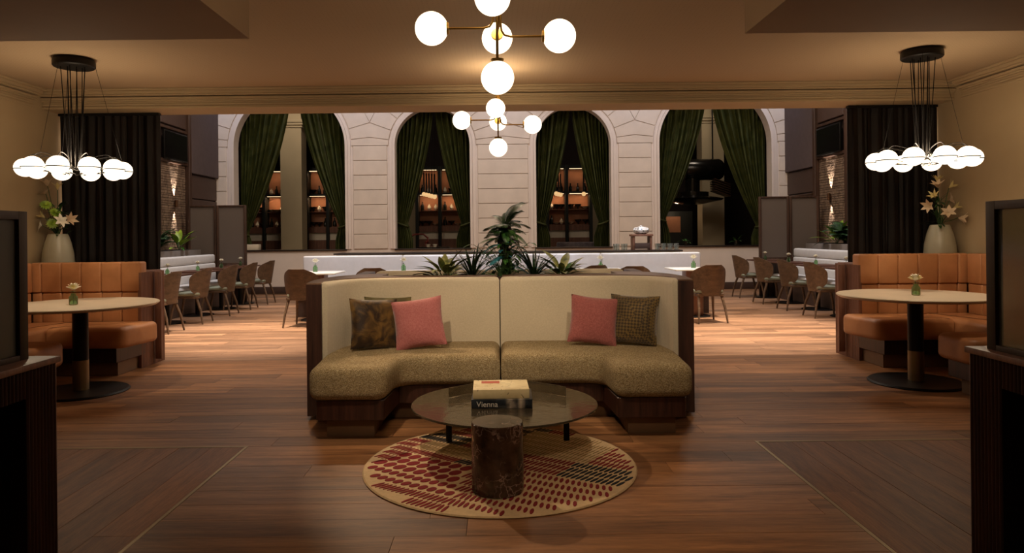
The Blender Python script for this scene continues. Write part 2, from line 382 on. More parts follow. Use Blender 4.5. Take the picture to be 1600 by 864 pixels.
# ------------------------------------------------------------------ helpers: geometry
class B:
    def __init__(s): s.bm = bmesh.new()
    def _add(s, t, mx=None):
        if mx is not None: bmesh.ops.transform(t, matrix=mx, verts=t.verts)
        me = bpy.data.meshes.new('tmp'); t.to_mesh(me); t.free()
        s.bm.from_mesh(me); bpy.data.meshes.remove(me); return s
    def box(s, x0, x1, y0, y1, z0, z1, bev=0, seg=2, mx=None):
        t = bmesh.new(); bmesh.ops.create_cube(t, size=1)
        bmesh.ops.transform(t, matrix=Matrix.Translation(((x0 + x1) / 2, (y0 + y1) / 2, (z0 + z1) / 2)) @ Matrix.Diagonal((x1 - x0, y1 - y0, z1 - z0, 1)), verts=t.verts)
        if bev: bmesh.ops.bevel(t, geom=t.edges[:], offset=bev, segments=seg, profile=.5, affect='EDGES')
        return s._add(t, mx)
    def prism(s, poly, z0, z1, bev=0, seg=3, mx=None, bottom=True):
        t = bmesh.new()
        a = [t.verts.new((x, y, z0)) for x, y in poly]; b = [t.verts.new((x, y, z1)) for x, y in poly]
        n = len(poly)
        top = t.faces.new(b); bot = t.faces.new(a[::-1])
        for i in range(n): t.faces.new((a[i], a[(i + 1) % n], b[(i + 1) % n], b[i]))
        bmesh.ops.recalc_face_normals(t, faces=t.faces[:])
        if bev:
            es = [e for e in t.edges if abs(e.verts[0].co.z - e.verts[1].co.z) < 1e-6]
            if not bottom: es = [e for e in es if e.verts[0].co.z > (z0 + z1) / 2]
            bmesh.ops.bevel(t, geom=es, offset=bev, segments=seg, profile=.5, affect='EDGES')
        return s._add(t, mx)
    def lathe(s, prof, n=24, c=(0, 0, 0), mx=None, cap=True):
        t = bmesh.new(); rings = []
        for r, z in prof:
            rings.append([t.verts.new((c[0] + r * math.cos(2 * PI * i / n), c[1] + r * math.sin(2 * PI * i / n), c[2] + z)) for i in range(n)])
        for a, b in zip(rings, rings[1:]):
            for i in range(n): t.faces.new((a[i], a[(i + 1) % n], b[(i + 1) % n], b[i]))
        if cap:
            if prof[0][0] > 1e-5: t.faces.new(rings[0][::-1])
            if prof[-1][0] > 1e-5: t.faces.new(rings[-1])
        bmesh.ops.remove_doubles(t, verts=t.verts, dist=1e-5)
        bmesh.ops.recalc_face_normals(t, faces=t.faces[:])
        return s._add(t, mx)
    def sphere(s, c, r, n=24, sc_=(1, 1, 1)):
        t = bmesh.new(); bmesh.ops.create_uvsphere(t, u_segments=n, v_segments=n // 2 + 2, radius=r)
        return s._add(t, Matrix.Translation(c) @ Matrix.Diagonal((*sc_, 1)))
    def tube(s, pts, r, n=8, closed=False):
        t = bmesh.new(); pts = [Vector(p) for p in pts]; N = len(pts); rings = []
        up = Vector((0, 0, 1)); prev = None
        for i, p in enumerate(pts):
            if closed: d = pts[(i + 1) % N] - pts[i - 1]
            else: d = pts[min(i + 1, N - 1)] - pts[max(i - 1, 0)]
            d.normalize()
            if prev is None:
                a = d.cross(up)
                if a.length < 1e-3: a = d.cross(Vector((1, 0, 0)))
            else: a = prev - d * prev.dot(d)
            a.normalize(); prev = a; b = d.cross(a)
            rr = r[i] if isinstance(r, (list, tuple)) else r
            rings.append([t.verts.new(p + (a * math.cos(2 * PI * k / n) + b * math.sin(2 * PI * k / n)) * rr) for k in range(n)])
        for i in range(N if closed else N - 1):
            A, Bq = rings[i], rings[(i + 1) % N]
            for k in range(n): t.faces.new((A[k], A[(k + 1) % n], Bq[(k + 1) % n], Bq[k]))
        if not closed: t.faces.new(rings[0][::-1]); t.faces.new(rings[-1])
        bmesh.ops.recalc_face_normals(t, faces=t.faces[:])
        return s._add(t)
    def grid(s, f, nu, nv, thick=0, closed_u=False):
        t = bmesh.new()
        V = [[t.verts.new(f(i / nu, j / nv)) for i in range(nu + 1)] for j in range(nv + 1)]
        for j in range(nv):
            for i in range(nu): t.faces.new((V[j][i], V[j][i + 1], V[j + 1][i + 1], V[j + 1][i]))
        if thick:
            bmesh.ops.recalc_face_normals(t, faces=t.faces[:]); t.normal_update()
            nrm = [[v.normal.copy() for v in row] for row in V]
            K = [[t.verts.new(V[j][i].co - nrm[j][i] * thick) for i in range(nu + 1)] for j in range(nv + 1)]
            for j in range(nv):
                for i in range(nu): t.faces.new((K[j][i], K[j + 1][i], K[j + 1][i + 1], K[j][i + 1]))
            rim = [(0, i) for i in range(nu)] + [(j, nu) for j in range(nv)] + [(nv, i) for i in range(nu, 0, -1)] + [(j, 0) for j in range(nv, 0, -1)]
            for (a, b), (c, d) in zip(rim, rim[1:] + rim[:1]):
                t.faces.new((V[a][b], K[a][b], K[c][d], V[c][d]))
            bmesh.ops.recalc_face_normals(t, faces=t.faces[:])
        return s._add(t)
    def mesh(s, name, ang=35):
        for e in s.bm.edges:
            if len(e.link_faces) == 2:
                try: e.smooth = e.calc_face_angle() < math.radians(ang)
                except ValueError: pass
        for f in s.bm.faces: f.smooth = True
        me = bpy.data.meshes.new(name); s.bm.to_mesh(me); s.bm.free(); return me
    def done(s, name, mat, parent=None, ang=35, loc=None, **props):
        return put(name, s.mesh(name, ang), mat, parent, loc, **props)

def put(name, me, mat, parent=None, loc=None, rot=None, **props):
    if mat is not None and not me.materials: me.materials.append(mat)
    o = bpy.data.objects.new(name, me); COL.objects.link(o)
    if parent is not None: o.parent = parent
    if loc is not None: o.location = loc
    if rot is not None: o.rotation_euler = rot
    for k, v in props.items(): o[k] = v
    return o
def tag(o, label, cat, group=None):
    o['label'] = label; o['category'] = cat
    if group: o['group'] = group
    return o
def thing(name, label, cat, loc=(0, 0, 0), rz=0, group=None):
    o = bpy.data.objects.new(name, None); COL.objects.link(o)
    o.location = loc; o.rotation_euler = (0, 0, rz); o.empty_display_size = .1
    return tag(o, label, cat, group)
def copy_thing(o, loc, rz=0, label=None, scale=None):
    r = o.copy(); COL.objects.link(r); r.location = loc; r.rotation_euler = (0, 0, rz)
    if label: r['label'] = label
    if scale: r.scale = (scale,) * 3
    def rec(a, b):
        for ch in a.children:
            c = ch.copy(); COL.objects.link(c); c.parent = b; rec(ch, c)
    rec(o, r); return r
def round_poly(pts, rad, seg=5):
    out = []; n = len(pts)
    for i in range(n):
        p0, p, p1 = Vector(pts[i - 1]), Vector(pts[i]), Vector(pts[(i + 1) % n])
        r = rad[i] if isinstance(rad, (list, tuple)) else rad
        if r <= 0: out.append((p.x, p.y)); continue
        a = (p0 - p); b = (p1 - p); la, lb = a.length, b.length; a.normalize(); b.normalize()
        d = min(r, la * .49, lb * .49)
        A = p + a * d; Bp = p + b * d
        for k in range(seg + 1):
            t = k / seg
            q = A * (1 - t) ** 2 + p * 2 * t * (1 - t) + Bp * t * t
            out.append((q.x, q.y))
    return out
def offset_path(path, d):
    out = []; P = [Vector(p) for p in path]
    for i, p in enumerate(P):
        a = P[max(i - 1, 0)]; b = P[min(i + 1, len(P) - 1)]
        t = (b - a).normalized(); nrm = Vector((-t.y, t.x))
        out.append((p.x + nrm.x * d, p.y + nrm.y * d))
    return out
def smooth_path(pts, seg=6):
    P = [Vector(p) for p in pts]; P = [P[0] * 2 - P[1]] + P + [P[-1] * 2 - P[-2]]; out = []
    for i in range(1, len(P) - 2):
        for k in range(seg):
            t = k / seg; a, b, c, d = P[i - 1:i + 3]
            q = .5 * ((2 * b) + (c - a) * t + (2 * a - 5 * b + 4 * c - d) * t * t + (3 * b - 3 * c + d - a) * t ** 3)
            out.append(tuple(q))
    out.append(tuple(P[-2])); return out
def reeded(p0, p1, thick, pitch=.022, depth=.006):
    # plan outline of a board whose outer face (left of p0->p1) is a row of half-round reeds
    a, b = Vector(p0), Vector(p1); L = (b - a).length; t = (b - a) / L; n = Vector((-t.y, t.x))
    m = max(2, int(L / pitch)); pts = []
    for i in range(m):
        for k in range(4):
            q = a + t * (L * (i + k / 4) / m) + n * (depth * math.sin(PI * k / 4)); pts.append((q.x, q.y))
    pts.append((b.x, b.y)); q = b - n * thick; pts.append((q.x, q.y)); q = a - n * thick; pts.append((q.x, q.y))
    return pts
def struct(o, label=None):
    o['kind'] = 'structure'; return o

# ================================================================== STRUCTURE
XL, XR = -4.79, 4.79          # lounge side walls
DL, DR = -6.45, 6.60          # dining hall side walls
CZ = 2.85                     # lounge ceiling
BY0, BY1 = 7.40, 7.80         # beam between lounge and hall
WY = 16.0                     # arched wall
floor = struct(B().box(-9.5, 9.5, -2.2, 23.2, -.06, -.014).done('floor', M['subfloor']))
INX, INY = 1.57, 4.37
def plank_rows(y0, y1, xa, xb, width, cb, seed):
    rnd = random.Random(seed); y = y0; g = .0012
    while y < y1 - .01:
        ye = min(y + width, y1); x = xa - rnd.random() * 1.4
        while x < xb:
            L = rnd.uniform(1.5, 2.3); a, b = max(x, xa), min(x + L, xb)
            if b - a > .05: cb(a + g, b - g, y + g, ye - g)
            x += L
        y = ye
def plank(a, b, c, d, mat=None):
    # one board, cut back where the inlaid fields lie
    segs = [(a, b)]
    if c < INY - .02:
        segs = []
        lo, hi = -INX, INX
        if b > lo and a < hi: segs.append((max(a, lo), min(b, hi)))
    for p, q in segs:
        if q - p < .05: continue
        B().box(p, q, c, d, -.014, random.uniform(-.0006, .0003)).done('floor_plank', mat or M['floor_plank'], floor)
y_first = INY - .19 * 15
plank_rows(y_first, INY, -INX, INX, .19, plank, 3)
plank_rows(INY, INY + .19 * 16, XL, XR, .19, plank, 5)
far = B()
plank_rows(INY + .19 * 16, 16.2, -6.6, 6.75, .19, lambda a, b, c, d: far.box(a, b, c, d, -.014, random.uniform(-.0006, .0003)), 9)
far.done('distant_floor_planks', M['floor_far'], floor, kind='stuff')
for s in (-1, 1):
    x = INX + .02
    rr = random.Random(20 + s)
    while x < 3.85:
        y = y_first - rr.random()
        while y < INY - .02:
            L = rr.uniform(1.6, 2.4); a, b = max(y, y_first), min(y + L, INY - .02)
            if b - a > .05:
                xs = sorted((s * (x + .0012), s * (x + .1988)))
                B().box(xs[0], xs[1], a + .001, b - .001, -.014, random.uniform(-.0006, .0003)).done('floor_plank', M['floor_plank_y'], floor)
            y += L
        x += .20
    xs = sorted((s * INX, s * (INX + .018)))
    t = B(); t.box(xs[0], xs[1], y_first, INY, -.014, .0012)
    xs = sorted((s * (INX + .018), s * 4.7)); t.box(xs[0], xs[1], INY - .018, INY, -.014, .0012)
    t.done('inlay_strip', M['brass_dull'], floor)

struct(B().box(XL - .15, XL, -2.0, BY0, 0, CZ + .1).done('wall_left', M['plaster']))
struct(B().box(XR, XR + .15, -2.0, BY0, 0, CZ + .1).done('wall_right', M['plaster']))
struct(B().box(XL - .15, XR + .15, -2.15, -2.0, 0, CZ + .1).done('wall_front', M['plaster']))
struct(B().box(XL - .15, XR + .15, -2.15, BY0, CZ, CZ + .12).done('ceiling', M['ceiling_white']))
struct(B().box(DL - .2, DR + .2, BY0, BY1, 2.66, 6.1).done('wall_beam', M['plaster']))
for s, a, b in ((-1, DL - .2, XL), (1, XR, DR + .2)):
    struct(B().box(a, b, BY0, BY1, 0, 2.66).done('wall_return', M['plaster']))
# crown mouldings
def crown_bm(along, a, b, wall, sgn):
    t = B()
    steps = [(.012, 2.66, 2.685), (.008, 2.70, 2.715), (.03, 2.735, 2.75), (.045, 2.75, 2.775), (.075, 2.785, 2.80), (.10, 2.80, 2.83), (.13, 2.83, 2.85)]
    for p, z0, z1 in steps:
        w0, w1 = sorted((wall, wall + sgn * p))
        if along == 'x': t.box(a, b, w0, w1, z0, z1, .003, 1)
        else: t.box(w0, w1, a, b, z0, z1, .003, 1)
    return t
struct(crown_bm('x', XL, XR, BY0, -1).done('trim_1', M['plaster']))
struct(crown_bm('y', -1.9, BY0 - .13, XL, 1).done('trim_2', M['plaster']))
struct(crown_bm('y', -1.9, BY0 - .13, XR, -1).done('trim_3', M['plaster']))
# dropped soffits over the two inlaid floor fields
M['soffit'] = plain('soffit_brown', hx('#8a7052'), .85, noise=.04, nscale=2)
for s in (-1, 1):
    a, b = sorted((s * 1.57, s * 4.66))
    struct(B().box(a, b, -1.9, 4.46, 2.555, 2.85).done('ceiling_soffit', M['soffit']))

# ------------------------------------------------------------------ dining hall shell
struct(B().box(DL - .2, DR + .2, BY0, 23.2, 6.0, 6.1).done('ceiling_hall', M['stone_trim']))
M['hall_wall'] = plain('hall_wall_brown', hx('#3d2e28'), .7)
for side, X, s in (('hall_left', DL, 1), ('hall_right', DR, -1)):
    a, b = sorted((X, X - s * .2))
    wl = struct(B().box(a, b, BY1, WY + .3, 0, 6.0).done('wall_' + side, M['hall_wall']))
    def pan(name, y0, y1, z0, z1, p, mat, bev=.01):
        u, v = sorted((X, X + s * p)); return B().box(u, v, y0, y1, z0, z1, bev, 1).done(name, mat, wl)
    pan('wall_panel', 14.55, 15.98, 2.63, 5.9, .10, M['hall_fabric'])
    pan('wall_panel', 14.55, 15.98, 2.12, 2.61, .05, M['hall_panel'])
    pan('wall_panel', 14.55, 15.98, .1, 2.10, .05, M['hall_panel'])
    pan('wall_panel', 13.35, 14.42, 3.5, 4.3, .06, M['hall_panel'])
    pan('wall_panel', 12.0, 13.05, 3.5, 4.3, .06, M['hall_panel'])
    pan('wall_panel', 12.0, 13.05, 2.8, 3.4, .06, M['hall_panel'])
    pan('wall_panel', 9.0, 11.8, .1, 5.9, .06, M['hall_panel'])
    for y in (13.15, 14.48): pan('pilaster', y - .06, y + .06, 0, 5.9, .12, M['dark_frame'])
    for z in (3.43, 2.84 - .05, 4.36): pan('rail', 13.22, 14.42, z - .03, z + .03, .09, M['dark_frame'])
    # stone niche: small rough stones
    nb = B(); rr = random.Random(31)
    z = .6
    while z < 2.74:
        h = rr.uniform(.035, .06); y = 13.30
        while y < 14.40:
            L = rr.uniform(.06, .16); ye = min(y + L, 14.41)
            u, v = sorted((X, X + s * rr.uniform(.032, .038)))
            nb.box(u, v, y + .004, ye - .004, z + .004, min(z + h, 2.76) - .004)
            y = ye
        z += h
    nb.done('rough_stones', M['brick'], wl, kind='stuff')
    t = thing('wall_screen', 'black flat screen angled on the brown %s wall above the stone niche' % side.split('_')[1], 'screen', (X + s * .10, 13.85, 3.09))
    B().box(-.02, .02, -.5, .5, -.28, .28, .008).done('bezel', M['black_metal'], t)
    B().box(.02 if s > 0 else -.026, .026 if s > 0 else -.02, -.47, .47, -.25, .25).done('display', M['screen_black'], t)
    B().box(-.10 if s > 0 else 0, 0 if s > 0 else .10, -.1, .1, -.1, .1).done('bracket', M['black_metal'], t)
    t = thing('wall_sconce', 'small %s wall sconce throwing light up the rough stone niche' % side.split('_')[1], 'sconce', (X + s * .085, 13.9, 1.97))
    B().lathe([(.028, -.07), (.034, -.068), (.034, .068), (.028, .07)], 16).done('housing', M['bronze'], t)
    B().box(-.06 if s > 0 else .03, -.03 if s > 0 else .06, -.015, .015, -.015, .015).done('mount', M['bronze'], t)
    light('SPOT', 'sconce_up', (X + s * .075, 13.9, 2.05), (X + s * .040, 13.9, 2.9), 150, MID, .004, 44, .6)
    light('SPOT', 'sconce_down', (X + s * .075, 13.9, 1.89), (X + s * .040, 13.9, 1.0), 80, MID, .004, 44, .6)
t = thing('handrail', 'short silver handrail on brown panelling above the right divider screens', 'handrail', (DR - .12, 15.0, 2.06))
B().tube([(0, -.45, 0), (0, .75, 0)], .02, 10).done('bar', M['bronze'], t)
for y in (-.3, .6): B().tube([(0, y, 0), (.07, y, 0)], .01, 6).done('bracket', M['bronze'], t)

# arched wall
ARCH = [(-4.74, 1.26), (-1.50, .85), (1.70, .85), (4.92, 1.27)]
SP, SILL, WT = 3.34, .965, .25
t = B()
edges = [DL] + [v for cx, r in ARCH for v in (cx - r, cx + r)] + [DR]
for i in range(0, len(edges), 2): t.box(edges[i], edges[i + 1], WY, WY + WT, 0, 6.0)
for cx, r in ARCH:
    t.box(cx - r, cx + r, WY, WY + WT, 0, SILL)
    n = 32
    for k in range(n):
        a0, a1 = PI - PI * k / n, PI - PI * (k + 1) / n
        q = bmesh.new(); P = []
        for y in (WY, WY + WT):
            P.append([q.verts.new((cx + r * math.cos(a0), y, SP + r * math.sin(a0))), q.verts.new((cx + r * math.cos(a1), y, SP + r * math.sin(a1))),
                      q.verts.new((cx + r * math.cos(a1), y, 6.0)), q.verts.new((cx + r * math.cos(a0), y, 6.0))])
        q.faces.new(P[0]); q.faces.new(P[1][::-1]); q.faces.new((P[0][0], P[1][0], P[1][1], P[0][1]))
        t._add(q)
wall_back = struct(t.done('wall_back', M['stone_trim']))
# sills and mouldings
for cx, r in ARCH:
    B().box(cx - r - .02, cx + r + .02, WY - .04, WY + WT + .04, SILL, SILL + .03, .006).done('sill', M['counter_dark'], wall_back)
    for r0, r1, p in ((r, r + .055, .05), (r + .06, r + .125, .03)):
        pts = [(r0, SILL + .035 - SP)] + [(r0 * math.cos(a), r0 * math.sin(a)) for a in [PI * k / 36 for k in range(37)]] + [(-r0, SILL + .035 - SP)]
        pts2 = [(r1, SILL + .035 - SP)] + [(r1 * math.cos(a), r1 * math.sin(a)) for a in [PI * k / 36 for k in range(37)]] + [(-r1, SILL + .035 - SP)]
        q = bmesh.new(); rows = []
        for (x0, z0), (x1, z1) in zip(pts, pts2):
            rows.append([q.verts.new((cx + x0, WY, SP + z0)), q.verts.new((cx + x0, WY - p, SP + z0)), q.verts.new((cx + x1, WY - p, SP + z1)), q.verts.new((cx + x1, WY, SP + z1))])
        for a, b in zip(rows, rows[1:]):
            for i in range(4): q.faces.new((a[i], a[(i + 1) % 4], b[(i + 1) % 4], b[i]))
        q.faces.new(rows[0]); q.faces.new(rows[-1][::-1]); bmesh.ops.recalc_face_normals(q, faces=q.faces[:])
        m_ = B()._add(q); m_.done('arch_moulding', M['stone_trim'], wall_back)
# stone courses on the piers and fans of blocks between the arches
PR = .028
def block(x0, x1, z0, z1):
    if x1 - x0 > .04: B().box(x0, x1, WY - PR, WY, z0 + .006, z1 - .006, .006, 1).done('stone_block', M['stone'], wall_back)
ins = .18
for i in range(0, len(edges), 2):
    x0 = edges[i] + (ins if i > 0 else 0.01); x1 = edges[i + 1] - (ins if i < len(edges) - 2 else 0.01)
    for k in range(7): block(x0, x1, SILL + .03 + k * .335, SILL + .03 + (k + 1) * .335)
ZT = 5.2; VH = .52
MXW = Matrix(((1, 0, 0, 0), (0, 0, 1, WY - PR), (0, 1, 0, 0), (0, 0, 0, 1)))
def slab(poly):
    try: B().prism(poly, 0, PR, 0, mx=MXW).done('stone_block', M['stone'], wall_back)
    except ValueError: pass
def ray_pts(cx, R, a, xm, side, vee):
    # inner point on the moulding, outer point on the pier axis or on the wedge key beside it
    c, s_ = math.cos(a), math.sin(a)
    t = (xm - cx) / c if abs(c) > 1e-6 else 99
    if vee:
        k = .52 * side
        den = c + k * s_
        t2 = (xm - cx + k * VH) / den if abs(den) > 1e-6 else 99
        t = t2 if t2 > 0 else 99
    if s_ > 1e-6: t = min(t, (ZT - SP) / s_)
    return (cx + R * c, SP + R * s_), (cx + t * c, SP + t * s_)
G = .008
mids = [DL + .02] + [(ARCH[i][0] + ARCH[i][1] + ARCH[i + 1][0] - ARCH[i + 1][1]) / 2 for i in range(3)] + [DR - .02]
def side_pts(j, side, xm, h0, h1):
    cx, r = ARCH[j]; R = r + .15; d = abs(xm - cx)
    a0, a1 = math.atan2(h0, d), math.atan2(h1, d)
    A = [a0 + G / R + (a1 - a0 - 2 * G / R) * q / 4 for q in range(5)]
    if side < 0: A = [PI - a for a in A]
    inn = [(cx + R * math.cos(a), SP + R * math.sin(a)) for a in A]
    return inn
for m_i, xm in enumerate(mids):
    L = m_i - 1 if m_i > 0 else None; Rr = m_i if m_i < 4 else None
    for h0, h1 in ((0.0, .19), (.19, VH)):
        left = side_pts(L, 1, xm, h0, h1) if L is not None else None      # right flank of the arch to the left
        right = side_pts(Rr, -1, xm, h0, h1) if Rr is not None else None
        lo, hi = (xm, SP + h0 + G), (xm, SP + h1 - G)
        poly = (left[::-1] if left else []) + [lo] + (right if right else []) + [hi]
        slab(poly)
    slab([(xm, SP + VH + .03), (xm + .52 * .6, SP + VH + .6), (xm - .52 * .6, SP + VH + .6)] if 0 < m_i < 4 else [(xm, SP + VH + .03), (xm + .01, SP + VH + .6), (xm - .01, SP + VH + .6)])
    for j, side in ((L, 1), (Rr, -1)):
        if j is None: continue
        cx, r = ARCH[j]; R = r + .15; a = math.atan2(VH, abs(xm - cx)); n = 4
        for k in range(n):
            A = [a + (PI / 2 - a) * (k + q / 4) / n for q in range(5)]
            A[0] += G / R; A[-1] -= G / R
            pts = [ray_pts(cx, R, (t if side > 0 else PI - t), xm, side, True) for t in A]
            inner = [q[0] for q in pts]; outer = [q[1] for q in pts]
            if all(abs(o[0] - cx) + abs(o[1] - SP) > R for o in outer): slab(inner + outer[::-1])
struct(B().box(DL, DR, WY - .03, WY, 0, .16, .006).done('baseboard_back', M['hall_panel']))

# ------------------------------------------------------------------ room beyond the arches
bw = struct(B().box(-9.4, 9.4, 22.6, 22.8, 0, 6.0).done('wall_far', M['room_shade']))  # dark colour stands in for light falling off around the cream panel
B().box(-3.4, 3.6, 22.5, 22.6, 0.0, 3.2).done('wall_panel', M['cream'], bw)
for s, x in ((-1, -9.4), (1, 9.2)):
    struct(B().box(x, x + .2, 16.3, 22.8, 0, 6.0).done('wall_far_side', M['room_shade']))
for x0, x1 in ((-5.98, -5.40), (5.58, 6.18)):
    p = struct(B().box(x0, x1, 19.3, 19.8, 0, 6.0).done('pillar', M['cream']))
    for k, (pp, z0, z1) in enumerate(((.05, 4.35, 4.42), (.08, 4.42, 4.5), (.03, 4.28, 4.33))):
        B().box(x0 - pp, x1 + pp, 19.3 - pp, 19.8 + pp, z0, z1, .008).done('cornice', M['cream'], p)

# ================================================================== LOUNGE: central sofa
SY = 4.42
sofa = thing('curved_sofa', 'beige high-backed sofa with olive tweed seat facing the round rug', 'sofa', (0, 0, 0))
for s in (-1, 1):
    pl = [(s * .004, 4.86), (s * .69, 4.86), (s * .72, SY), (s * 1.215, SY), (s * 1.255, 5.0), (s * 1.20, 5.60), (s * .004, 5.62)]
    rp = round_poly(pl, [0, .14, .09, .08, .05, .1, 0], 6)
    if s < 0: rp = rp[::-1]
    B().prism(rp, .256, .466, .06, 5).done('seat_cushion', M['tweed'], sofa)
    # rounded seam piping between cushions
    base = [(s * .003, 4.90), (s * .71, 4.90), (s * .74, SY + .035), (s * 1.18, SY + .035), (s * 1.20, 5.10), (s * 1.2, 5.6), (s * .003, 5.6)]
    rp = round_poly(base, [0, .02, .02, .04, .02, .02, 0], 3)
    if s < 0: rp = rp[::-1]
    B().prism(rp, .13, .256, .004, 1).done('base_rail', M['macassar'], sofa)
    a, b = sorted((s * .82, s * 1.13)); B().box(a, b, 4.56, 5.1, 0, .13, .004).done('plinth', M['taupe'], sofa)
    # back cushion, curved round the corner
    path = smooth_path([(s * .004, 5.50), (s * .5, 5.50), (s * .92, 5.47), (s * 1.11, 5.38), (s * 1.19, 5.22), (s * 1.235, 5.03)], 6)
    out = offset_path(path, s * .12)
    poly = path + out[::-1]
    if s < 0: poly = poly[::-1]
    B().prism(poly, .34, .965, .035, 4).done('back_cushion', M['linen'], sofa)
    # wooden shell that wraps the back
    pin = smooth_path([(s * .02, 5.63), (s * .6, 5.63), (s * 1.0, 5.60), (s * 1.23, 5.44), (s * 1.29, 5.2), (s * 1.262, 4.98)], 6)
    pout = [(s * .02, 5.80), (s * .97, 5.80), (s * .97, 6.14)] + smooth_path([(s * 1.02, 6.14), (s * 1.22, 6.02), (s * 1.36, 5.75), (s * 1.405, 5.35), (s * 1.365, 4.96)], 6)
    poly = pin + pout[::-1]
    if s < 0: poly = poly[::-1]
    B().prism(poly, .03, .955, .004, 1).done('shell', M['walnut_z'], sofa)
    B().prism([(x * 1.0, y) for x, y in poly], .955, .968, .003, 1).done('shell_top', M['top_wood'], sofa)
B().box(-1.05, 1.05, 5.02, 5.55, 0, .13, .004).done('plinth', M['taupe'], sofa)

# twin sofa facing the hall, planter between
twin = thing('rear_sofa', 'beige back roll of the twin sofa behind the plants', 'sofa', (0, 0, 0))
B().box(-1.12, 1.12, 6.20, 6.36, .40, .985, .07, 5).done('back_cushion', M['linen'], twin)
B().box(-1.2, 1.2, 6.36, 6.95, .25, .46, .045, 4).done('seat_cushion', M['tweed'], twin)
B().box(-1.18, 1.18, 6.2, 6.9, .03, .25, .005).done('base_rail', M['macassar'], twin)
for s in (-1, 1):
    pin = smooth_path([(s * 1.14, 6.22), (s * 1.2, 6.45), (s * 1.22, 6.9)], 5); pout = smooth_path([(s * 1.22, 6.20), (s * 1.3, 6.4), (s * 1.32, 6.92)], 5)
    poly = pin + pout[::-1]
    if s < 0: poly = poly[::-1]
    B().prism(poly, .03, .95, .004, 1).done('shell', M['walnut_z'], twin)
planter = thing('planter_box', 'long dark wooden planter between the two back-to-back sofas', 'planter', (0, 5.99, 0))
t = B(); t.box(-.95, .95, -.17, .19, 0, .84); t.box(-.95, .95, -.17, -.15, .84, .95); t.box(-.95, .95, .17, .19, .84, .95); t.box(-.95, -.93, -.15, .17, .84, .95); t.box(.93, .95, -.15, .17, .84, .95)
t.done('box', M['walnut_z'], planter); B().box(-.93, .93, -.15, .17, .84, .905).done('soil', M['soil'], planter)

# pillows
def pillow_mesh(w, h, T, seed):
    r = random.Random(seed)
    ph = [r.uniform(0, 6) for _ in range(4)]
    b = B()
    for sgn in (-1, 1):
        def f(u, v, sgn=sgn):
            x, y = 2 * u - 1, 2 * v - 1
            th = T * (max(0, (1 - abs(x) ** 2.6)) * max(0, (1 - abs(y) ** 2.6))) ** .55
            th *= 1 + .10 * math.sin(3 * x + ph[0]) * math.sin(2.5 * y + ph[1]) + .05 * math.sin(9 * x * y + ph[2])
            X = x * w / 2 * (1 - .07 * (1 - y * y)); Z = y * h / 2 * (1 - .06 * (1 - x * x))
            return (X, sgn * (th / 2 + .002), Z)
        b.grid(f, 22, 22)
    bmesh.ops.remove_doubles(b.bm, verts=b.bm.verts, dist=.0045)
    bmesh.ops.recalc_face_normals(b.bm, faces=b.bm.faces[:])
    return b.mesh('pillow', 60)
def pillow(x, y, z, rx, ry, rz, size, mat, label, seed, T=.13):
    o = put('throw_pillow', pillow_mesh(size, size, T, seed), mat, None, (x, y, z), (math.radians(rx), math.radians(ry), math.radians(rz)))
    tag(o, label, 'pillow', 'throw pillows on the central sofa')
pillow(-.855, 5.36, .655, -14, 2, 14, .36, M['velvet_olive'], 'grey-olive pillow peeking out between brown and pink pillows', 3, .09)
pillow(-.93, 5.20, .648, -15, 4, 30, .375, M['velvet_brown'], 'brown velvet pillow at the left end of the sofa', 1, .13)
pillow(-.60, 5.20, .650, -20, -7, 6, .375, M['pink_weave'], 'lighter pink woven pillow on the left half of the sofa', 2, .13)
pillow(.70, 5.27, .650, -18, 6, -6, .365, M['pink_dark'], 'deeper pink woven pillow on the right half of the sofa', 4, .13)
pillow(.995, 5.25, .655, -15, 2, -22, .37, M['velvet_check'], 'brown diamond-patterned velvet pillow at the right end of the sofa', 5, .13)

# ------------------------------------------------------------------ rug
RC = Vector((-.01, 3.97))
rug = thing('round_rug', 'round cream rug with crimson and navy dash and dot pattern', 'rug', (RC.x, RC.y, 0))
B().lathe([(0, 0.0006), (.755, 0.0006), (.762, .005), (.755, .011), (0, .011)], 72).done('pile', M['rug_cream'], rug)
d_, n_ = Vector((.80, -.60)), Vector((.60, .80))
shapes = {'rug_red': B(), 'rug_navy': B(), 'rug_sand': B()}
def oval(key, c, ax, L, W, k=8):
    t = bmesh.new(); ay = Vector((-ax.y, ax.x)); vs = []
    for i in range(k):
        a = 2 * PI * i / k + .39; p = c + ax * (L / 2 * math.cos(a)) * 1.05 + ay * (W / 2 * math.sin(a)) * 1.05
        if p.length > .75: t.free(); return
        vs.append(t.verts.new((p.x, p.y, .0135)))
    lo = [t.verts.new((v.co.x, v.co.y, .010)) for v in vs]
    t.faces.new(vs)
    for i in range(k): t.faces.new((lo[i], lo[(i + 1) % k], vs[(i + 1) % k], vs[i]))
    shapes[key]._add(t)
rr = random.Random(5)
BW = .088; ki = -9
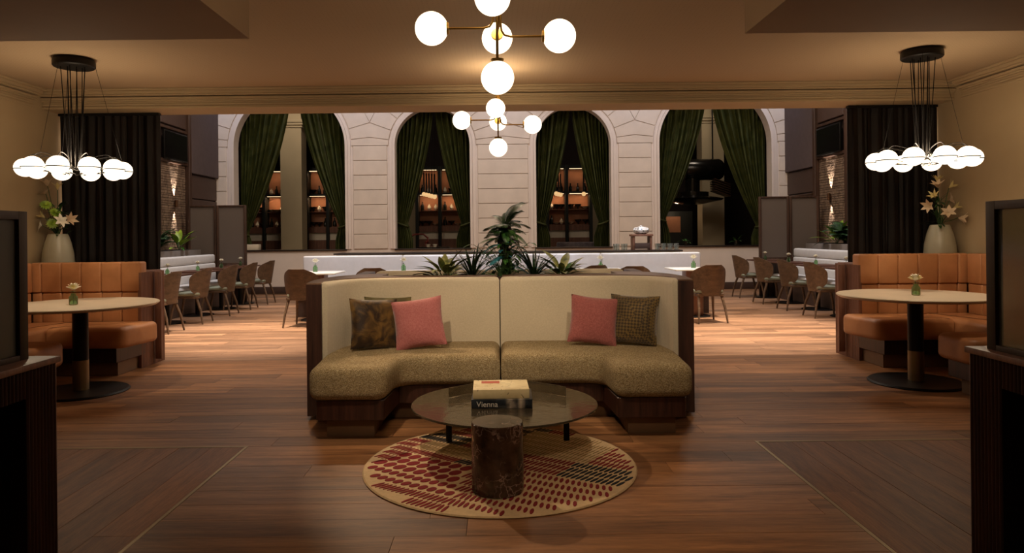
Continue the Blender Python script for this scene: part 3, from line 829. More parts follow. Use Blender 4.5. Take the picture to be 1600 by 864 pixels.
while ki < 10:
    band = ki * BW; ki += 1
    s = -.82 + rr.random() * .01
    while s < .82:
        n0 = band + .20 * max(0, s) ** 2 - .10 * max(0, -s) ** 2 + .015 * math.sin(s * 6)
        p = d_ * s + n_ * n0
        if p.length > .735: s += .028; continue
        lean = Vector((.66, .75))
        if s > .15 and band < -.05: lean = Vector((math.cos(1.05 + .6 * s), math.sin(1.05 + .6 * s)))
        if s < -.1: lean = Vector((.80, .60))
        plainA = -.06 < band < .16 and -.60 < s < -.10
        plainB = .24 < band < .66 and -.20 < s < .40
        if -.60 < band < -.12 and -.56 < s < .12 - .5 * (band + .6):
            sz = .078 if band > -.40 else .058
            q = p + n_ * (BW * .5 if False else 0)
            oval('rug_red', q, lean, min(sz, BW * .98), sz * .74, 14); s += sz * .95; continue
        if plainA or plainB:
            oval('rug_sand', p, lean, .080, .006, 4); s += .024; continue
        navy = (-.10 < band < .02 and -.22 < s < .08) or (-.02 < band < .20 and s > .36) or (.5 < band and s < -.10) or (.16 < band < .30 and s < -.40)
        if band < -.04 and s > .22: oval('rug_red', p, lean, .062, .019, 8); s += .033
        else: oval('rug_navy' if navy else 'rug_red', p, lean, .080, .0165, 8); s += .0275
shapes['rug_red'].done('crimson_tufts', M['rug_red'], rug, kind='stuff')
shapes['rug_navy'].done('navy_tufts', M['rug_navy'], rug, kind='stuff')
shapes['rug_sand'].done('sand_tufts', M['rug_sand'], rug, kind='stuff')

# ------------------------------------------------------------------ marble drum and glass coffee table
t = B().lathe([(0, .014), (.126, .014), (.131, .018), (.131, .353), (.127, .358), (0, .358)], 64).done('side_table', M['marble'], None, loc=(-.02, 3.55, 0))
tag(t, 'brown veined marble drum side table on the round rug', 'side table')
ct = thing('coffee_table', 'low round smoked glass coffee table on dark metal legs', 'coffee table', (.02, 4.255, 0))
B().lathe([(0, .272), (.556, .272), (.560, .276), (.560, .281), (.556, .285), (0, .285)], 80).done('glass_top', M['cast_glass'], ct)
for x, y, h in ((-.345, .12, .272), (.385, .12, .272)):
    B().box(x - .018, x + .018, y - .006, y + .006, .014, h, .002).done('leg', M['black_metal'], ct)
B().box(-.03, .03, -.53, -.52, .014, .272, .002).done('leg', M['black_metal'], ct)
arc = [(-.345 + .73 * k / 24, .127 + .22 * math.sin(PI * k / 24)) for k in range(25)]
arc2 = [(x * 1.0, y + .008) for x, y in arc]
B().prism(arc + arc2[::-1], .286, .345, .001, 1).done('glass_fin', M['cast_glass'], ct)
# books
bk = thing('picture_book', 'dark photo book with white lettered spine, bottom of the stack', 'book', (.005, 4.10, .2855), math.radians(-1), 'books stacked on the coffee table')
B().box(-.178, .178, 0, .29, 0, .004, .001).done('cover', M['book_black'], bk)
B().box(-.178, .178, 0, .29, .048, .052, .001).done('cover', M['book_black'], bk)
spn = B().box(-.178, .178, -.003, .002, 0, .052, .0015).done('spine', M['book_black'], bk)
B().box(-.172, .172, .002, .286, .004, .048).done('pages', M['paper'], bk)
cu = bpy.data.curves.new('lettering', 'FONT'); cu.body = 'Vienna'; cu.size = .046; cu.extrude = .0004; cu.align_y = 'CENTER'
tmpo = bpy.data.objects.new('tmp', cu); COL.objects.link(tmpo); bpy.context.view_layer.update()
me = bpy.data.meshes.new_from_object(tmpo.evaluated_get(bpy.context.evaluated_depsgraph_get())); bpy.data.objects.remove(tmpo); me.materials.clear()
put('lettering', me, M['ink_white'], spn, (-.148, -.0036, .024), (PI / 2, 0, 0), label='white lettering reading Vienna')
bk = thing('sketch_book', 'cream book with sketch cover and red title block, top of the stack', 'book', (.0, 4.12, .3380), math.radians(1), 'books stacked on the coffee table')
B().box(-.163, .167, 0, .27, 0, .004, .001).done('cover', M['book_cream'], bk)
cov = B().box(-.163, .167, 0, .27, .050, .054, .001).done('cover', M['book_cream'], bk)
B().box(-.163, .167, -.003, .002, 0, .054, .0015).done('spine', M['book_cream'], bk)
B().box(-.158, .162, .002, .266, .004, .050).done('pages', M['paper'], bk)
B().box(-.115, -.005, .17, .235, .054, .0546).done('title_block', M['book_red'], cov)

# ------------------------------------------------------------------ brass globe chandeliers
def chandelier(loc, label):
    c = thing('globe_chandelier', label, 'chandelier', loc)
    H = CZ
    B().lathe([(0, H - .03), (.06, H - .03), (.07, H - .001), (0, H - .001)], 24).done('ceiling_plate', M['brass'], c)
    B().tube([(0, 0, H - .02), (0, 0, 2.17)], .007, 8).done('stem', M['brass'], c)
    R = .085
    spec = [((-.335, 0, 2.355), (-.018, 0)), ((.318, 0, 2.31), (.018, 0)), ((-.02, -.30, 2.41), (-.01, -.016)), ((.0, .30, 2.385), (.01, .016))]
    for (x, y, z), (sx, sy) in spec:
        d = Vector((x, y, 0)).normalized()
        e = Vector((x, y, z)) - d * (R - .008)
        P = [Vector((sx, sy, 2.72)), Vector((sx, sy, z + .07)), Vector((sx, sy, z + .03)) + d * .005, Vector((sx, sy, z + .008)) + d * .02, Vector((sx, sy, z)) + d * .05, e]
        arm = B().tube(P, .0058, 8).done('arm', M['brass'], c)
        rim = B().lathe([(.0, 0), (.030, 0), (.034, .012), (.026, .018), (0, .018)], 20, mx=Vector((d)).to_track_quat('Z', 'Y').to_matrix().to_4x4()).done('socket', M['brass'], arm, loc=tuple(e - d * .012))
        B().sphere((x, y, z), R, 32).done('globe', M['globe'], c)
    B().lathe([(0, 2.18), (.03, 2.18), (.034, 2.195), (0, 2.20)], 20).done('socket', M['brass'], c)
    B().sphere((0, 0, 2.10), R, 32).done('globe', M['globe'], c)
for Y in (3.6, 6.5): light('POINT', 'chandelier_light', (0, Y, 2.52), (0, Y, 0), 20, (1, .78, .54), .06)
chandelier((0, 3.6, 0), 'nearer brass chandelier of large glowing opal globes above the coffee table')
chandelier((0, 6.5, 0), 'farther brass chandelier of smaller-looking opal globes before the white pier')

# ------------------------------------------------------------------ ring chandeliers over the booths
def ring_light(X, Y, z, label, rot):
    c = thing('ring_chandelier', label, 'chandelier', (X, Y, 0), rot)
    B().lathe([(0, CZ - .075), (.155, CZ - .075), (.165, CZ - .065), (.165, CZ - .03), (.155, CZ - .001), (0, CZ - .001)], 40).done('canopy', M['black_metal'], c)
    rg, R, N = .36, .083, 10
    for k in range(N):
        a = 2 * PI * (k + .5) / N; cx, cy = rg * math.cos(a), rg * math.sin(a)
        g = B().sphere((cx, cy, z), R, 28, (1, 1, .93)).done('globe', M['globe'], c)
        pts = [(cx + (R + .003) * math.cos(q), cy + (R + .003) * math.sin(q), z - .012) for q in [2 * PI * i / 28 for i in range(28)]]
        B().tube(pts, .0042, 6, closed=True).done('band', M['black_metal'], g)
        a2 = a + .35
        B().tube([(.07 * math.cos(a2), .07 * math.sin(a2), z - .05), (.16 * math.cos(a), .16 * math.sin(a), z - .03), ((rg - R) * math.cos(a), (rg - R) * math.sin(a), z - .006)], .0032, 6).done('arm', M['black_metal'], c)
        # flex loop from the middle over the globe
        P = [Vector((.05 * math.cos(a), .05 * math.sin(a), z + .02)), Vector((.16 * math.cos(a), .16 * math.sin(a), z + .09)), Vector(((rg - .07) * math.cos(a), (rg - .07) * math.sin(a), z + .115)), Vector((cx, cy, z + R * .93))]
        P = smooth_path(P, 5)
        B().tube(P, .003, 6).done('flex', M['black_metal'], c)
        r0 = .10 if k % 2 else .06
        B().tube([(r0 * math.cos(a), r0 * math.sin(a), CZ - .06), (.05 * math.cos(a + .3), .05 * math.sin(a + .3), z + .02)], .0038, 6).done('cable', M['black_metal'], c)
    for a in (.1, 2.2, 4.3):
        B().tube([(.16 * math.cos(a), .16 * math.sin(a), CZ - .05), (rg * math.cos(a), rg * math.sin(a), z + R)], .0016, 5).done('suspension_wire', M['black_metal'], c)
    B().tube([((.055) * math.cos(q), .055 * math.sin(q), z + .01 * math.sin(3 * q)) for q in [2 * PI * i / 20 for i in range(20)]], .006, 6, closed=True).done('hub', M['black_metal'], c)
for X in (-3.65, 3.66): light('POINT', 'ring_light', (X, 6.07, 1.97), (X, 6.07, 0), 22, (1, .78, .54), .16)
ring_light(-3.65, 6.07, 1.90, 'left ring chandelier of ten glowing globes above the orange booth', 0.2)
ring_light(3.66, 6.07, 1.905, 'right ring chandelier of ten glowing globes above the orange booth', -.1)

# ------------------------------------------------------------------ orange booths
def booth(s, side):
    b = thing('leather_booth', 'tan orange leather C-shaped booth against the %s wall' % side, 'booth', (0, 0, 0))
    def P(pts): 
        q = [(s * x, y) for x, y in pts]; return q if s > 0 else q[::-1]
    W = 4.785
    # seats: back run, side run, front run
    B().prism(P(round_poly([(3.50, 6.52), (4.235, 6.55), (4.235, 7.06), (3.42, 7.06)], [.10, .02, .02, .06], 5)), .27, .47, .045, 4).done('seat_cushion', M['leather'], b)
    B().prism(P(round_poly([(4.24, 5.74), (W - .1, 5.74), (W - .1, 7.06), (4.24, 7.06)], [.05, .02, .02, .02], 4)), .27, .47, .045, 4).done('seat_cushion', M['leather'], b)
    B().prism(P(round_poly([(3.52, 5.26), (W - .1, 5.26), (W - .1, 5.735), (3.52, 5.735)], [.12, .02, .02, .12], 5)), .27, .47, .045, 4).done('seat_cushion', M['leather'], b)
    B().prism(P([(3.60, 6.60), (4.3, 6.62), (4.3, 7.1), (3.58, 7.1)]), .13, .27, .004, 1).done('base_rail', M['macassar'], b)
    B().prism(P([(4.28, 5.6), (W - .1, 5.6), (W - .1, 7.1), (4.3, 7.1)]), .13, .27, .004, 1).done('base_rail', M['macassar'], b)
    B().prism(P([(3.60, 5.34), (W - .1, 5.34), (W - .1, 5.66), (3.60, 5.66)]), .13, .27, .004, 1).done('base_rail', M['macassar'], b)
    B().prism(P([(3.62, 6.66), (4.36, 6.66), (4.36, 7.1), (3.62, 7.1)]), 0, .13, .004, 1).done('plinth', M['taupe'], b)
    B().prism(P([(3.68, 5.40), (W - .12, 5.40), (W - .12, 5.62), (3.68, 5.62)]), 0, .13, .004, 1).done('plinth', M['taupe'], b)
    # channelled backrest: upper and lower rows
    pw = (W - .10 - 3.585) / 5.5
    for k in range(6):
        a = 3.585 + k * pw; c = min(a + pw, W - .10)
        for z0, z1, y0 in ((.762, 1.062, 7.03), (.455, .764, 7.045)):
            x0, x1 = sorted((s * (a + .001), s * (c - .001)))
            B().box(x0, x1, y0, 7.16, z0, z1, .018, 3).done('back_panel', M['leather'], b)
    for k in range(7):
        y1 = 7.02 - k * .212; y0 = y1 - .21
        for z0, z1, dx in ((.762, 1.062, .02), (.455, .764, .01)):
            x0, x1 = sorted((s * (W - .11 - dx), s * (W - .003)))
            B().box(x0, x1, y0, y1, z0, z1, .018, 3).done('back_panel', M['leather'], b)
    # timber shell and ledge
    x0, x1 = sorted((s * 3.60, s * W))
    B().box(x0, x1, 7.165, 7.50, .03, .945, .004, 1).done('shell', M['shell_wood'], b)
    B().box(x0, x1, 7.165, 7.50, .945, .965, .004, 1).done('ledge', M['shell_wood'], b)
    y0, y1 = 7.03, 7.52
    pts = reeded((s * 3.585, y1), (s * 3.585, y0), .03, .03, .007) if s < 0 else reeded((s * 3.585, y0), (s * 3.585, y1), .03, .03, .007)
    B().prism(pts, .0, .955).done('reeded_end', M['shell_wood'], b)
    B().box(*sorted((s * 3.50, s * 3.565)), 7.27, 7.30, .05, .95, .004).done('end_fin', M['shell_wood'], b)
booth(-1, 'left'); booth(1, 'right')
def round_table(X, Y, label):
    t = thing('round_table', label, 'table', (X, Y, 0))
    B().lathe([(0, .722), (.585, .722), (.610, .738), (.612, .745), (.606, .75), (0, .75)], 80).done('tabletop', M['marble_white'], t)
    B().lathe([(.058, .27), (.061, .272), (.061, .722)], 32).done('column', M['black_metal'], t)
    B().lathe([(.061, .02), (.062, .02), (.062, .272)], 32).done('column_foot', M['brass_dull'], t)
    B().lathe([(0, .0006), (.37, .0006), (.375, .006), (.36, .018), (.06, .022), (0, .022)], 64).done('base_plate', M['black_metal'], t)
round_table(-3.56, 5.97, 'round cream stone-topped table in the left orange booth')
round_table(3.54, 6.0, 'round cream stone-topped table in the right orange booth')

# ------------------------------------------------------------------ foreground partitions with glass
def partition(s, X, side):
    p = thing('low_partition', 'dark reeded walnut low cabinet wall at the %s picture edge' % side, 'cabinet', (0, 0, 0))
    def bx(a, b, *r, **k):
        u, v = sorted((s * a, s * b)); return B().box(u, v, *r, **k)
    bx(X + .18, X + 1.1, 1.2, 2.56, 0, .84).done('body', M['walnut_z'], p)
    bx(X - .012, X + 1.12, 1.15, 2.61, .845, .868, bev=.004).done('top', M['shell_wood'], p)
    def side_panel(y0, y1, z0, z1):
        pts = reeded((s * X, y1), (s * X, y0), .17, .018, .006) if s < 0 else reeded((s * X, y0), (s * X, y1), .17, .018, .006)
        B().prism(pts, z0, z1).done('reeded_panel', M['walnut_z'], p)
    side_panel(2.43, 2.595, 0, .845); side_panel(1.2, 2.428, .75, .845)
    bx(X + .17, X + .18, 1.2, 2.42, .0, .75).done('niche_back', M['walnut_z'], p)
    g = thing('glass_screen', 'smoked glass screen in dark frame on the %s low cabinet' % side, 'glass screen', (0, 0, 0))
    gx = 1.705 if s < 0 else 1.758
    z0, z1 = .868, 1.40
    def fr(y0, y1, a, b): bx(gx, gx + .035, y0, y1, a, b, bev=.002).done('frame', M['bronze_dark'], g)
    fr(2.50, 2.545, z0, z1); fr(1.2, 1.245, z0, z1); fr(1.245, 2.50, z1 - .03, z1); fr(1.245, 2.50, z0, z0 + .02)
    bx(gx + .012, gx + .02, 1.246, 2.499, z0 + .021, z1 - .031).done('pane', M['screen_glass'] if s < 0 else M['screen_glass_clear'], g)
M['bronze_dark'] = plain('dark_bronze_frame', hx('#3c2c20'), .5, .3)
partition(-1, 1.64, 'left'); partition(1, 1.73, 'right')

# ================================================================== PLANTS AND FLOWERS
def leaf_bm(L, W, droop=.3, fold=.15, n=7, wav=0, tip=1.0):
    # blade from the origin along +Y, rising then drooping; two strips folded on the midrib
    b = bmesh.new(); rows = []
    for i in range(n + 1):
        t = i / n; y = L * t * (1 - .12 * droop * t); z = -droop * L * t * t
        w_ = W / 2 * (math.sin(PI * min(1, t ** .8 * .97 + .02)) ** .85) if i < n else .0006
        if i == 0: w_ = W * .05
        dz = fold * w_
        wv = wav * math.sin(t * 14) * w_
        rows.append((b.verts.new((-w_, y, z + dz + wv)), b.verts.new((0, y, z)), b.verts.new((w_, y, z + dz - wv))))
    for a, c in zip(rows, rows[1:]):
        b.faces.new((a[0], a[1], c[1], c[0])); b.faces.new((a[1], a[2], c[2], c[1]))
    return b
LEAF = {}
def leaf_mesh(L, W, droop, fold, mat, wav=0, key=None):
    k = (L, W, droop, fold, mat.name, wav)
    if k not in LEAF:
        x = B(); x._add(leaf_bm(L, W, droop, fold, wav=wav)); LEAF[k] = x.mesh('leaf', 80); LEAF[k].materials.append(mat)
    return LEAF[k]
def put_leaf(parent, pos, az, pitch, me, scale=1.0, roll=0.0, name='leaf'):
    o = bpy.data.objects.new(name, me); COL.objects.link(o); o.parent = parent
    m = Matrix.Rotation(az, 4, 'Z') @ Matrix.Rotation(pitch, 4, 'X') @ Matrix.Rotation(roll, 4, 'Y')
    o.location = pos; o.rotation_euler = m.to_euler(); o.scale = (scale,) * 3
    return o
def frond_bm(L, n, leaflet, W, droop, up):
    # arching stalk with paired leaflets, along +Y
    x = B(); P = []
    for i in range(n + 1):
        t = i / n; P.append(Vector((0, L * t * math.cos(up) , L * t * math.sin(up) - droop * L * t * t)))
    x.tube(P, [.004 * (1 - .7 * i / n) for i in range(n + 1)], 5)
    for i in range(2, n + 1):
        t = i / n; d = (P[i] - P[i - 1]).normalized()
        for s in (-1, 1):
            l = leaflet * (math.sin(PI * (t * .85 + .12)) * .8 + .2)
            lb = leaf_bm(l, W, .35, .1, 4)
            mx = Matrix.Translation(P[i]) @ Matrix.Rotation(math.atan2(d.z, d.y), 4, 'X') @ Matrix.Rotation(-s * math.radians(52 - 25 * t), 4, 'Z')
            x._add(lb, mx)
        # fill between pairs
    return x
def frond_mesh(L, n, leaflet, W, droop, up, mat):
    me = frond_bm(L, n, leaflet, W, droop, up).mesh('frond', 80); me.materials.append(mat); return me

rp = random.Random(11)
PZ = .912
# tall palm-like centre plant
pl = thing('tall_palm', 'tall feathery palm with dark trunk in the middle of the sofa planter', 'plant', (.05, 5.99, PZ))
tr = [(0, 0, 0), (.012, 0, .14), (-.01, .01, .30), (.0, 0, .47)]
B().tube(smooth_path(tr, 5), [.048 + .012 * math.sin(i * 1.9) for i in range(16)], 9).done('trunk', M['bark'], pl)
fr_d = [frond_mesh(.36, 24, .13, .0105, .55, .7, M['leaf_dark']), frond_mesh(.34, 22, .12, .0105, .75, .5, M['leaf_mid']), frond_mesh(.28, 18, .10, .014, .5, .3, M['leaf_blue'])]
for i in range(34):
    az = 2 * PI * i / 34 * 7 + rp.uniform(-.3, .3)
    k = 1 if i % 3 == 0 else 0
    put_leaf(pl, (0, 0, .22 + .22 * rp.random()), az, rp.uniform(-.15, .45), fr_d[k], rp.uniform(.5, .8), name='frond')
for az, z, sc_ in ((1.2, .36, .75), (1.7, .30, .7), (-1.4, .22, .8), (-1.0, .26, .7), (1.5, .12, .8), (-1.7, .12, .75), (2.4, .2, .7)):
    put_leaf(pl, (0, -.02, z), az, -.1, fr_d[2], sc_, name='frond')
for az, pt, sc_ in ((-.9, .75, 1.05), (-.35, .6, .8), (.6, .5, .7), (-2.2, .6, .8)):
    put_leaf(pl, (0, 0, .44), az, pt, fr_d[0], sc_, name='frond')
lm = leaf_mesh(.12, .05, .3, .2, M['leaf_dark'])
for i in range(22):
    put_leaf(pl, (.03 * math.cos(i * 2.4), .03 * math.sin(i * 2.4), .03 + .022 * i), i * 2.4, rp.uniform(-.5, .9), lm, rp.uniform(.5, .9))
cl = thing('philodendron', 'leafy climber with blue-green and glossy leaves low around the palm trunk', 'plant', (.03, 5.93, PZ))
lms = [leaf_mesh(.13, .055, .35, .2, M['leaf_mid']), leaf_mesh(.14, .05, .3, .2, M['leaf_blue']), leaf_mesh(.12, .055, .3, .2, M['leaf_dark'])]
stems = B()
for i in range(70):
    az = rp.uniform(0, 2 * PI); r = rp.uniform(.05, .25); z = rp.uniform(.04, .36) * (1 - .8 * (r - .05))
    p = Vector((-math.sin(az) * r * 1.1, math.cos(az) * r * .3, z))
    stems.tube([(0, 0, .0), (p.x * .5, p.y * .5, z * .7), tuple(p)], .0025, 5)
    put_leaf(cl, p, az + rp.uniform(-.5, .5), rp.uniform(-.5, .5), lms[(0, 2, 0, 1, 2)[i % 5]], rp.uniform(.5, .85))
stems.done('stems', M['stem'], cl, kind='stuff')
def spiky(x, y, label, seed):
    r = random.Random(seed); p = thing('spiky_plant', label, 'plant', (x, y, PZ))
    ms = [leaf_mesh(.36, .024, .12, .3, M['leaf_spike']), leaf_mesh(.38, .022, .5, .3, M['leaf_spike']), leaf_mesh(.32, .024, .3, .3, M['leaf_dark'])]
    for i in range(36):
        put_leaf(p, (r.uniform(-.012, .012), r.uniform(-.012, .012), 0), r.uniform(0, 2 * PI), r.uniform(.8, 1.42), ms[i % 3], r.uniform(.7, 1.0), name='blade')
spiky(-.225, 5.97, 'dark spiky grass-leaved plant left of the palm trunk', 4)
spiky(.295, 5.97, 'dark spiky grass-leaved plant right of the palm trunk', 9)
def aglaonema(x, y, label, seed, sc_=1.0, z=PZ, mats=('leaf_varieg', 'leaf_mid'), n=14, name='chinese_evergreen', room=0):
    r = random.Random(seed); p = thing(name, label, 'plant', (x, y, z))
    ms = [leaf_mesh(.20, .062, .35, .25, M[mats[0]]), leaf_mesh(.17, .055, .2, .25, M[mats[0]]), leaf_mesh(.18, .05, .5, .25, M[mats[1]])]
    st = B()
    for i in range(n):
        az = 2 * PI * i / n + r.uniform(-.3, .3); pt = r.uniform(.25, 1.2); L = .05 + .05 * r.random()
        if room and -math.sin(az) * room < -.2: pt = 1.25
        d = Vector((-math.sin(az) * math.cos(pt), math.cos(az) * math.cos(pt), math.sin(pt)))
        st.tube([(0, 0, 0), tuple(d * L * sc_)], .003, 5)
        put_leaf(p, d * L * sc_, az, pt - .1, ms[i % 3], r.uniform(.7, 1.05) * sc_)
    st.done('stems', M['stem'], p, kind='stuff')
    return p
aglaonema(-.47, 5.97, 'broad variegated low plant at the left end of the sofa planter', 21, 1.3, n=30, mats=('leaf_varieg', 'leaf_varieg'))
aglaonema(.53, 5.97, 'variegated low plant with upright leaves right in the sofa planter', 22, 1.2, n=26, mats=('leaf_varieg', 'leaf_mid'))

# flower arrangements in the big vases
def petal_flower(n, L, W, openness, mat, centre=None, layers=1):
    x = B()
    for ly in range(layers):
        for k in range(n):
            lb = leaf_bm(L * (1 - .18 * ly), W, .35 if openness > .3 else .1, .25, 5)
            mx = Matrix.Rotation(2 * PI * k / n + ly * .4, 4, 'Z') @ Matrix.Rotation(PI / 2 - openness * (1 - .3 * ly), 4, 'X')
            x._add(lb, mx)
    me = x.mesh('flower', 80); me.materials.append(mat); return me
lily_open = petal_flower(6, .085, .044, .85, M['lily']); lily_trumpet = petal_flower(6, .105, .044, .42, M['lily'])
lily_white = petal_flower(6, .085, .042, .95, M['white_petal']); lily_yellow = petal_flower(6, .10, .028, .35, M['yellow_petal'])
mum_green = petal_flower(14, .06, .028, 1.25, M['leaf_lime'], layers=3)
def bouquet(X, Y, z, flowers, label, seed):
    r = random.Random(seed); p = thing('flower_arrangement', label, 'flowers', (X, Y, z))
    st = B()
    for kind, dx, dz, dy, az, pt in flowers:
        e = Vector((dx, dy, dz)); st.tube(smooth_path([(0, 0, -.25), (dx * .15, dy * .15, .0), (dx * .6, dy * .6, dz * .6), tuple(e)], 3), .0035, 5)
        d = Vector((math.cos(az) * math.cos(pt), -.5 * math.cos(pt), math.sin(pt))).normalized()
        o = bpy.data.objects.new('blossom', kind); COL.objects.link(o); o.parent = p; o.location = e; o.rotation_euler = d.to_track_quat('Z', 'Y').to_euler()
        if kind is mum_green: o['label'] = 'lime green blossom'
    ms = [leaf_mesh(.13, .028, .3, .2, M['leaf_mid']), leaf_mesh(.15, .035, .2, .2, M['leaf_dark'])]
    for i in range(44):
        az = r.uniform(0, 2 * PI); rad = r.uniform(.0, .10); zz = r.uniform(-.01, .30)
        rad *= (1 - zz * 1.6)
        q = Vector((-math.sin(az) * rad, math.cos(az) * rad * .6, zz))
        if i % 3 == 0: st.tube([(0, 0, -.05), tuple(q)], .0022, 5)
        put_leaf(p, q, az, r.uniform(-.2, 1.0), ms[i % 2], r.uniform(.6, 1.0))
    st.done('stems', M['stem'], p)
    return p
def vase(X, Y, label):
    v = B().lathe([(0, 0), (.135, 0), (.148, .02), (.152, .09), (.145, .18), (.122, .29), (.098, .365), (.088, .385), (.082, .385), (.09, .365), (.11, .29), (.13, .18), (.135, .05), (0, .02)], 48).done('ceramic_vase', M['ceramic'], None, loc=(X, Y, .966))
    tag(v, label, 'vase')
vase(-4.60, 7.34, 'large pale ceramic vase on the ledge behind the left booth')
vase(4.595, 7.34, 'large pale ceramic vase on the ledge behind the right booth')
bouquet(-4.60, 7.34, 1.35, [(lily_white, -.10, .09, -.10, 2.6, .2), (lily_white, .09, .13, -.10, 0.3, .5), (lily_open, -.11, .42, -.02, 2.2, .9), (lily_trumpet, -.09, .50, -.02, 1.8, 1.2), (lily_trumpet, .12, .14, -.02, .2, .3),
    (mum_green, -.06, .30, -.1, 1.2, .4), (mum_green, .02, .11, -.12, -1.2, .2), (mum_green, .03, .22, -.09, .5, .6), (lily_yellow, -.10, .17, -.05, 2.4, .6), (lily_yellow, 0.0, .46, .0, 1.2, 1.3)],
    'flower arrangement with white lilies and lime green blooms in the left vase', 5)
bouquet(4.595, 7.34, 1.35, [(lily_trumpet, -.05, .38, -.06, 2.2, 1.0), (lily_trumpet, -.14, .20, -.08, 3.6, -.1), (lily_open, .04, .25, -.1, 0.4, .3), (lily_open, .02, .12, -.12, 2.0, .4), (lily_trumpet, .10, .07, -.14, -.3, -.2),
    (lily_yellow, .06, .38, -.06, .6, .7), (lily_yellow, .10, .17, -.06, .5, .5), (lily_yellow, -.02, .44, 0, 1.5, 1.4), (lily_yellow, -.07, .28, -.05, 2.5, .6)],
    'flower arrangement with peach lilies and yellow buds in the right vase', 6)

# bud vases
def bud_vase(X, Y, z, label, group=None, kind='white', sc_=1.0):
    v = thing('bud_vase', label, 'vase', (X, Y, z), random.uniform(0, 3), group)
    B().lathe([(0, .001), (.026, .001), (.029, .006), (.029, .058), (.017, .070), (.017, .082), (.020, .084), (.015, .084), (.014, .070), (.025, .058), (.025, .008), (0, .006)], 20).done('bottle', M['glass_green'], v)
    B().tube([(0, 0, .01), (.002, 0, .06), (.004, .002, .115)], .0016, 5).done('stem', M['stem'], v)
    for k, (dx, dy, dz) in enumerate(((.004, .002, .115),) if kind == 'white' else ((.004, -.004, .105), (-.018, .004, .115), (.022, .006, .112))):
        o = put('blossom', mini_white if kind == 'white' or k == 0 else mini_yellow, None, v, (dx, dy, dz))
    for k in range(4): put_leaf(v, (0, 0, .09), k * 1.7 + .4, .5, leaf_mesh(.045, .016, .3, .2, M['leaf_mid']), .9)
    v.scale = (sc_,) * 3
    return v
def rose(r, mat):
    x = B(); x.sphere((0, 0, r * .75), r * .72, 12, (1, 1, .95))
    for ly, (op, n) in enumerate(((.35, 6), (.65, 7), (1.0, 8))):
        for k in range(n):
            x._add(leaf_bm(r * 1.75, r * 1.15, .1, .35, 5), Matrix.Rotation(2 * PI * k / n + ly * .5, 4, 'Z') @ Matrix.Rotation(PI / 2 - op, 4, 'X'))
    me = x.mesh('flower', 80); me.materials.append(mat); return me
mini_white = rose(.034, M['white_petal']); mini_yellow = rose(.020, M['yellow_petal'])
bud_vase(-3.55, 5.86, .75, 'small green glass bottle of cream flowers on the left booth table', None, 'mix', 1.15)
bud_vase(3.50, 5.92, .75, 'small green glass bottle of yellow flowers on the right booth table', None, 'mix', 1.15)

# ================================================================== CURTAINS
def flat_curtain(x0, x1, Y, z0, z1, mat, label, pleats):
    c = thing('dark_curtain', label, 'curtain', ((x0 + x1) / 2, Y, 0))
    cx = (x0 + x1) / 2
    def f(u, v):
        x = x0 + (x1 - x0) * u - cx; z = z0 + (z1 - z0) * v
        a = .026 * (1 - .3 * v) * (1 + .5 * math.sin(u * 23 + 1) * math.sin(u * 9))
        u = u + .012 * math.sin(u * 31) + .006 * math.sin(v * 4 + u * 17)
        return (x + .012 * math.sin(2 * PI * pleats * u * 2 + 1), a * math.sin(2 * PI * pleats * u) + .012 * math.sin(2 * PI * pleats * .37 * u + 2), z)
    B().grid(f, pleats * 10, 6, .004).done('drape', mat, c, ang=80)
    B().box(x0 - cx, x1 - cx, -.03, .03, z1, z1 + .025).done('track', M['black_metal'], c)
M['velvet_dark'] = m_velvet('near_black_velvet', hx('#130c08'), hx('#1c120a'), 3, .0)
flat_curtain(-4.77, -3.68, 7.66, .01, 2.63, M['velvet_dark'], 'near-black full-length curtain behind the left orange booth', 12)
flat_curtain(3.80, 4.77, 7.66, .01, 2.63, M['velvet_dark'], 'near-black full-length curtain behind the right orange booth', 11)

def arch_curtain(xo, sgn, wtop, wtie, ztie, ztop, zbot, Y, label, pleats=9, wtail=None, p=1.5):
    c = thing('green_curtain', label, 'curtain', (xo, Y, 0))
    wtail = wtail or wtie * 1.5
    rr = random.Random(int(abs(xo) * 100)); ph = rr.uniform(0, 6)
    def width(z):
        if z >= ztie:
            t = (ztop - z) / (ztop - ztie); return wtie + (wtop - wtie) * (1 - t ** p)
        t = (ztie - z) / (ztie - zbot); return wtie + (wtail - wtie) * min(1, t * 1.6) ** .7
    def f(u, v):
        z = zbot + (ztop - zbot) * v
        W = width(z); x = sgn * W * u
        amp = .018 + .045 * min(1, W / wtop)
        if abs(z - ztie) < .15: amp *= .6 + .4 * abs(z - ztie) / .15
        bulge = -.05 * math.sin(PI * u)
        sag = 0
        uu = u + .03 * math.sin(5 * u + z * .8 + ph)
        return (x, amp * math.sin(2 * PI * pleats * uu + ph) + .4 * amp * math.sin(2 * PI * pleats * 1.7 * uu) + bulge, z)
    drp = B().grid(f, pleats * 10, 40, .006).done('drape', M['velvet_green'], c, ang=80)
    # tieback loop
    pts = [(sgn * (wtie * .5 + (wtie * .58) * math.cos(q)), -.02 + .09 * math.sin(q), ztie + .05 * -math.cos(q)) for q in [2 * PI * i / 20 for i in range(20)]]
    B().tube(pts, .022, 8, closed=True).done('tieback', M['velvet_green'], drp)
    B().box(*sorted((0, sgn * wtop)), -.02, .02, ztop, ztop + .03).done('track', M['black_metal'], c)
CY = 16.42
arch_curtain(-6.02, 1, 1.20, .17, 1.38, 4.72, .99, CY, 'green curtain on the left side of the far left arch')
arch_curtain(-3.46, -1, 1.22, .26, 1.53, 4.72, .99, CY, 'green tied curtain on the right side of the far left arch', wtail=.36)
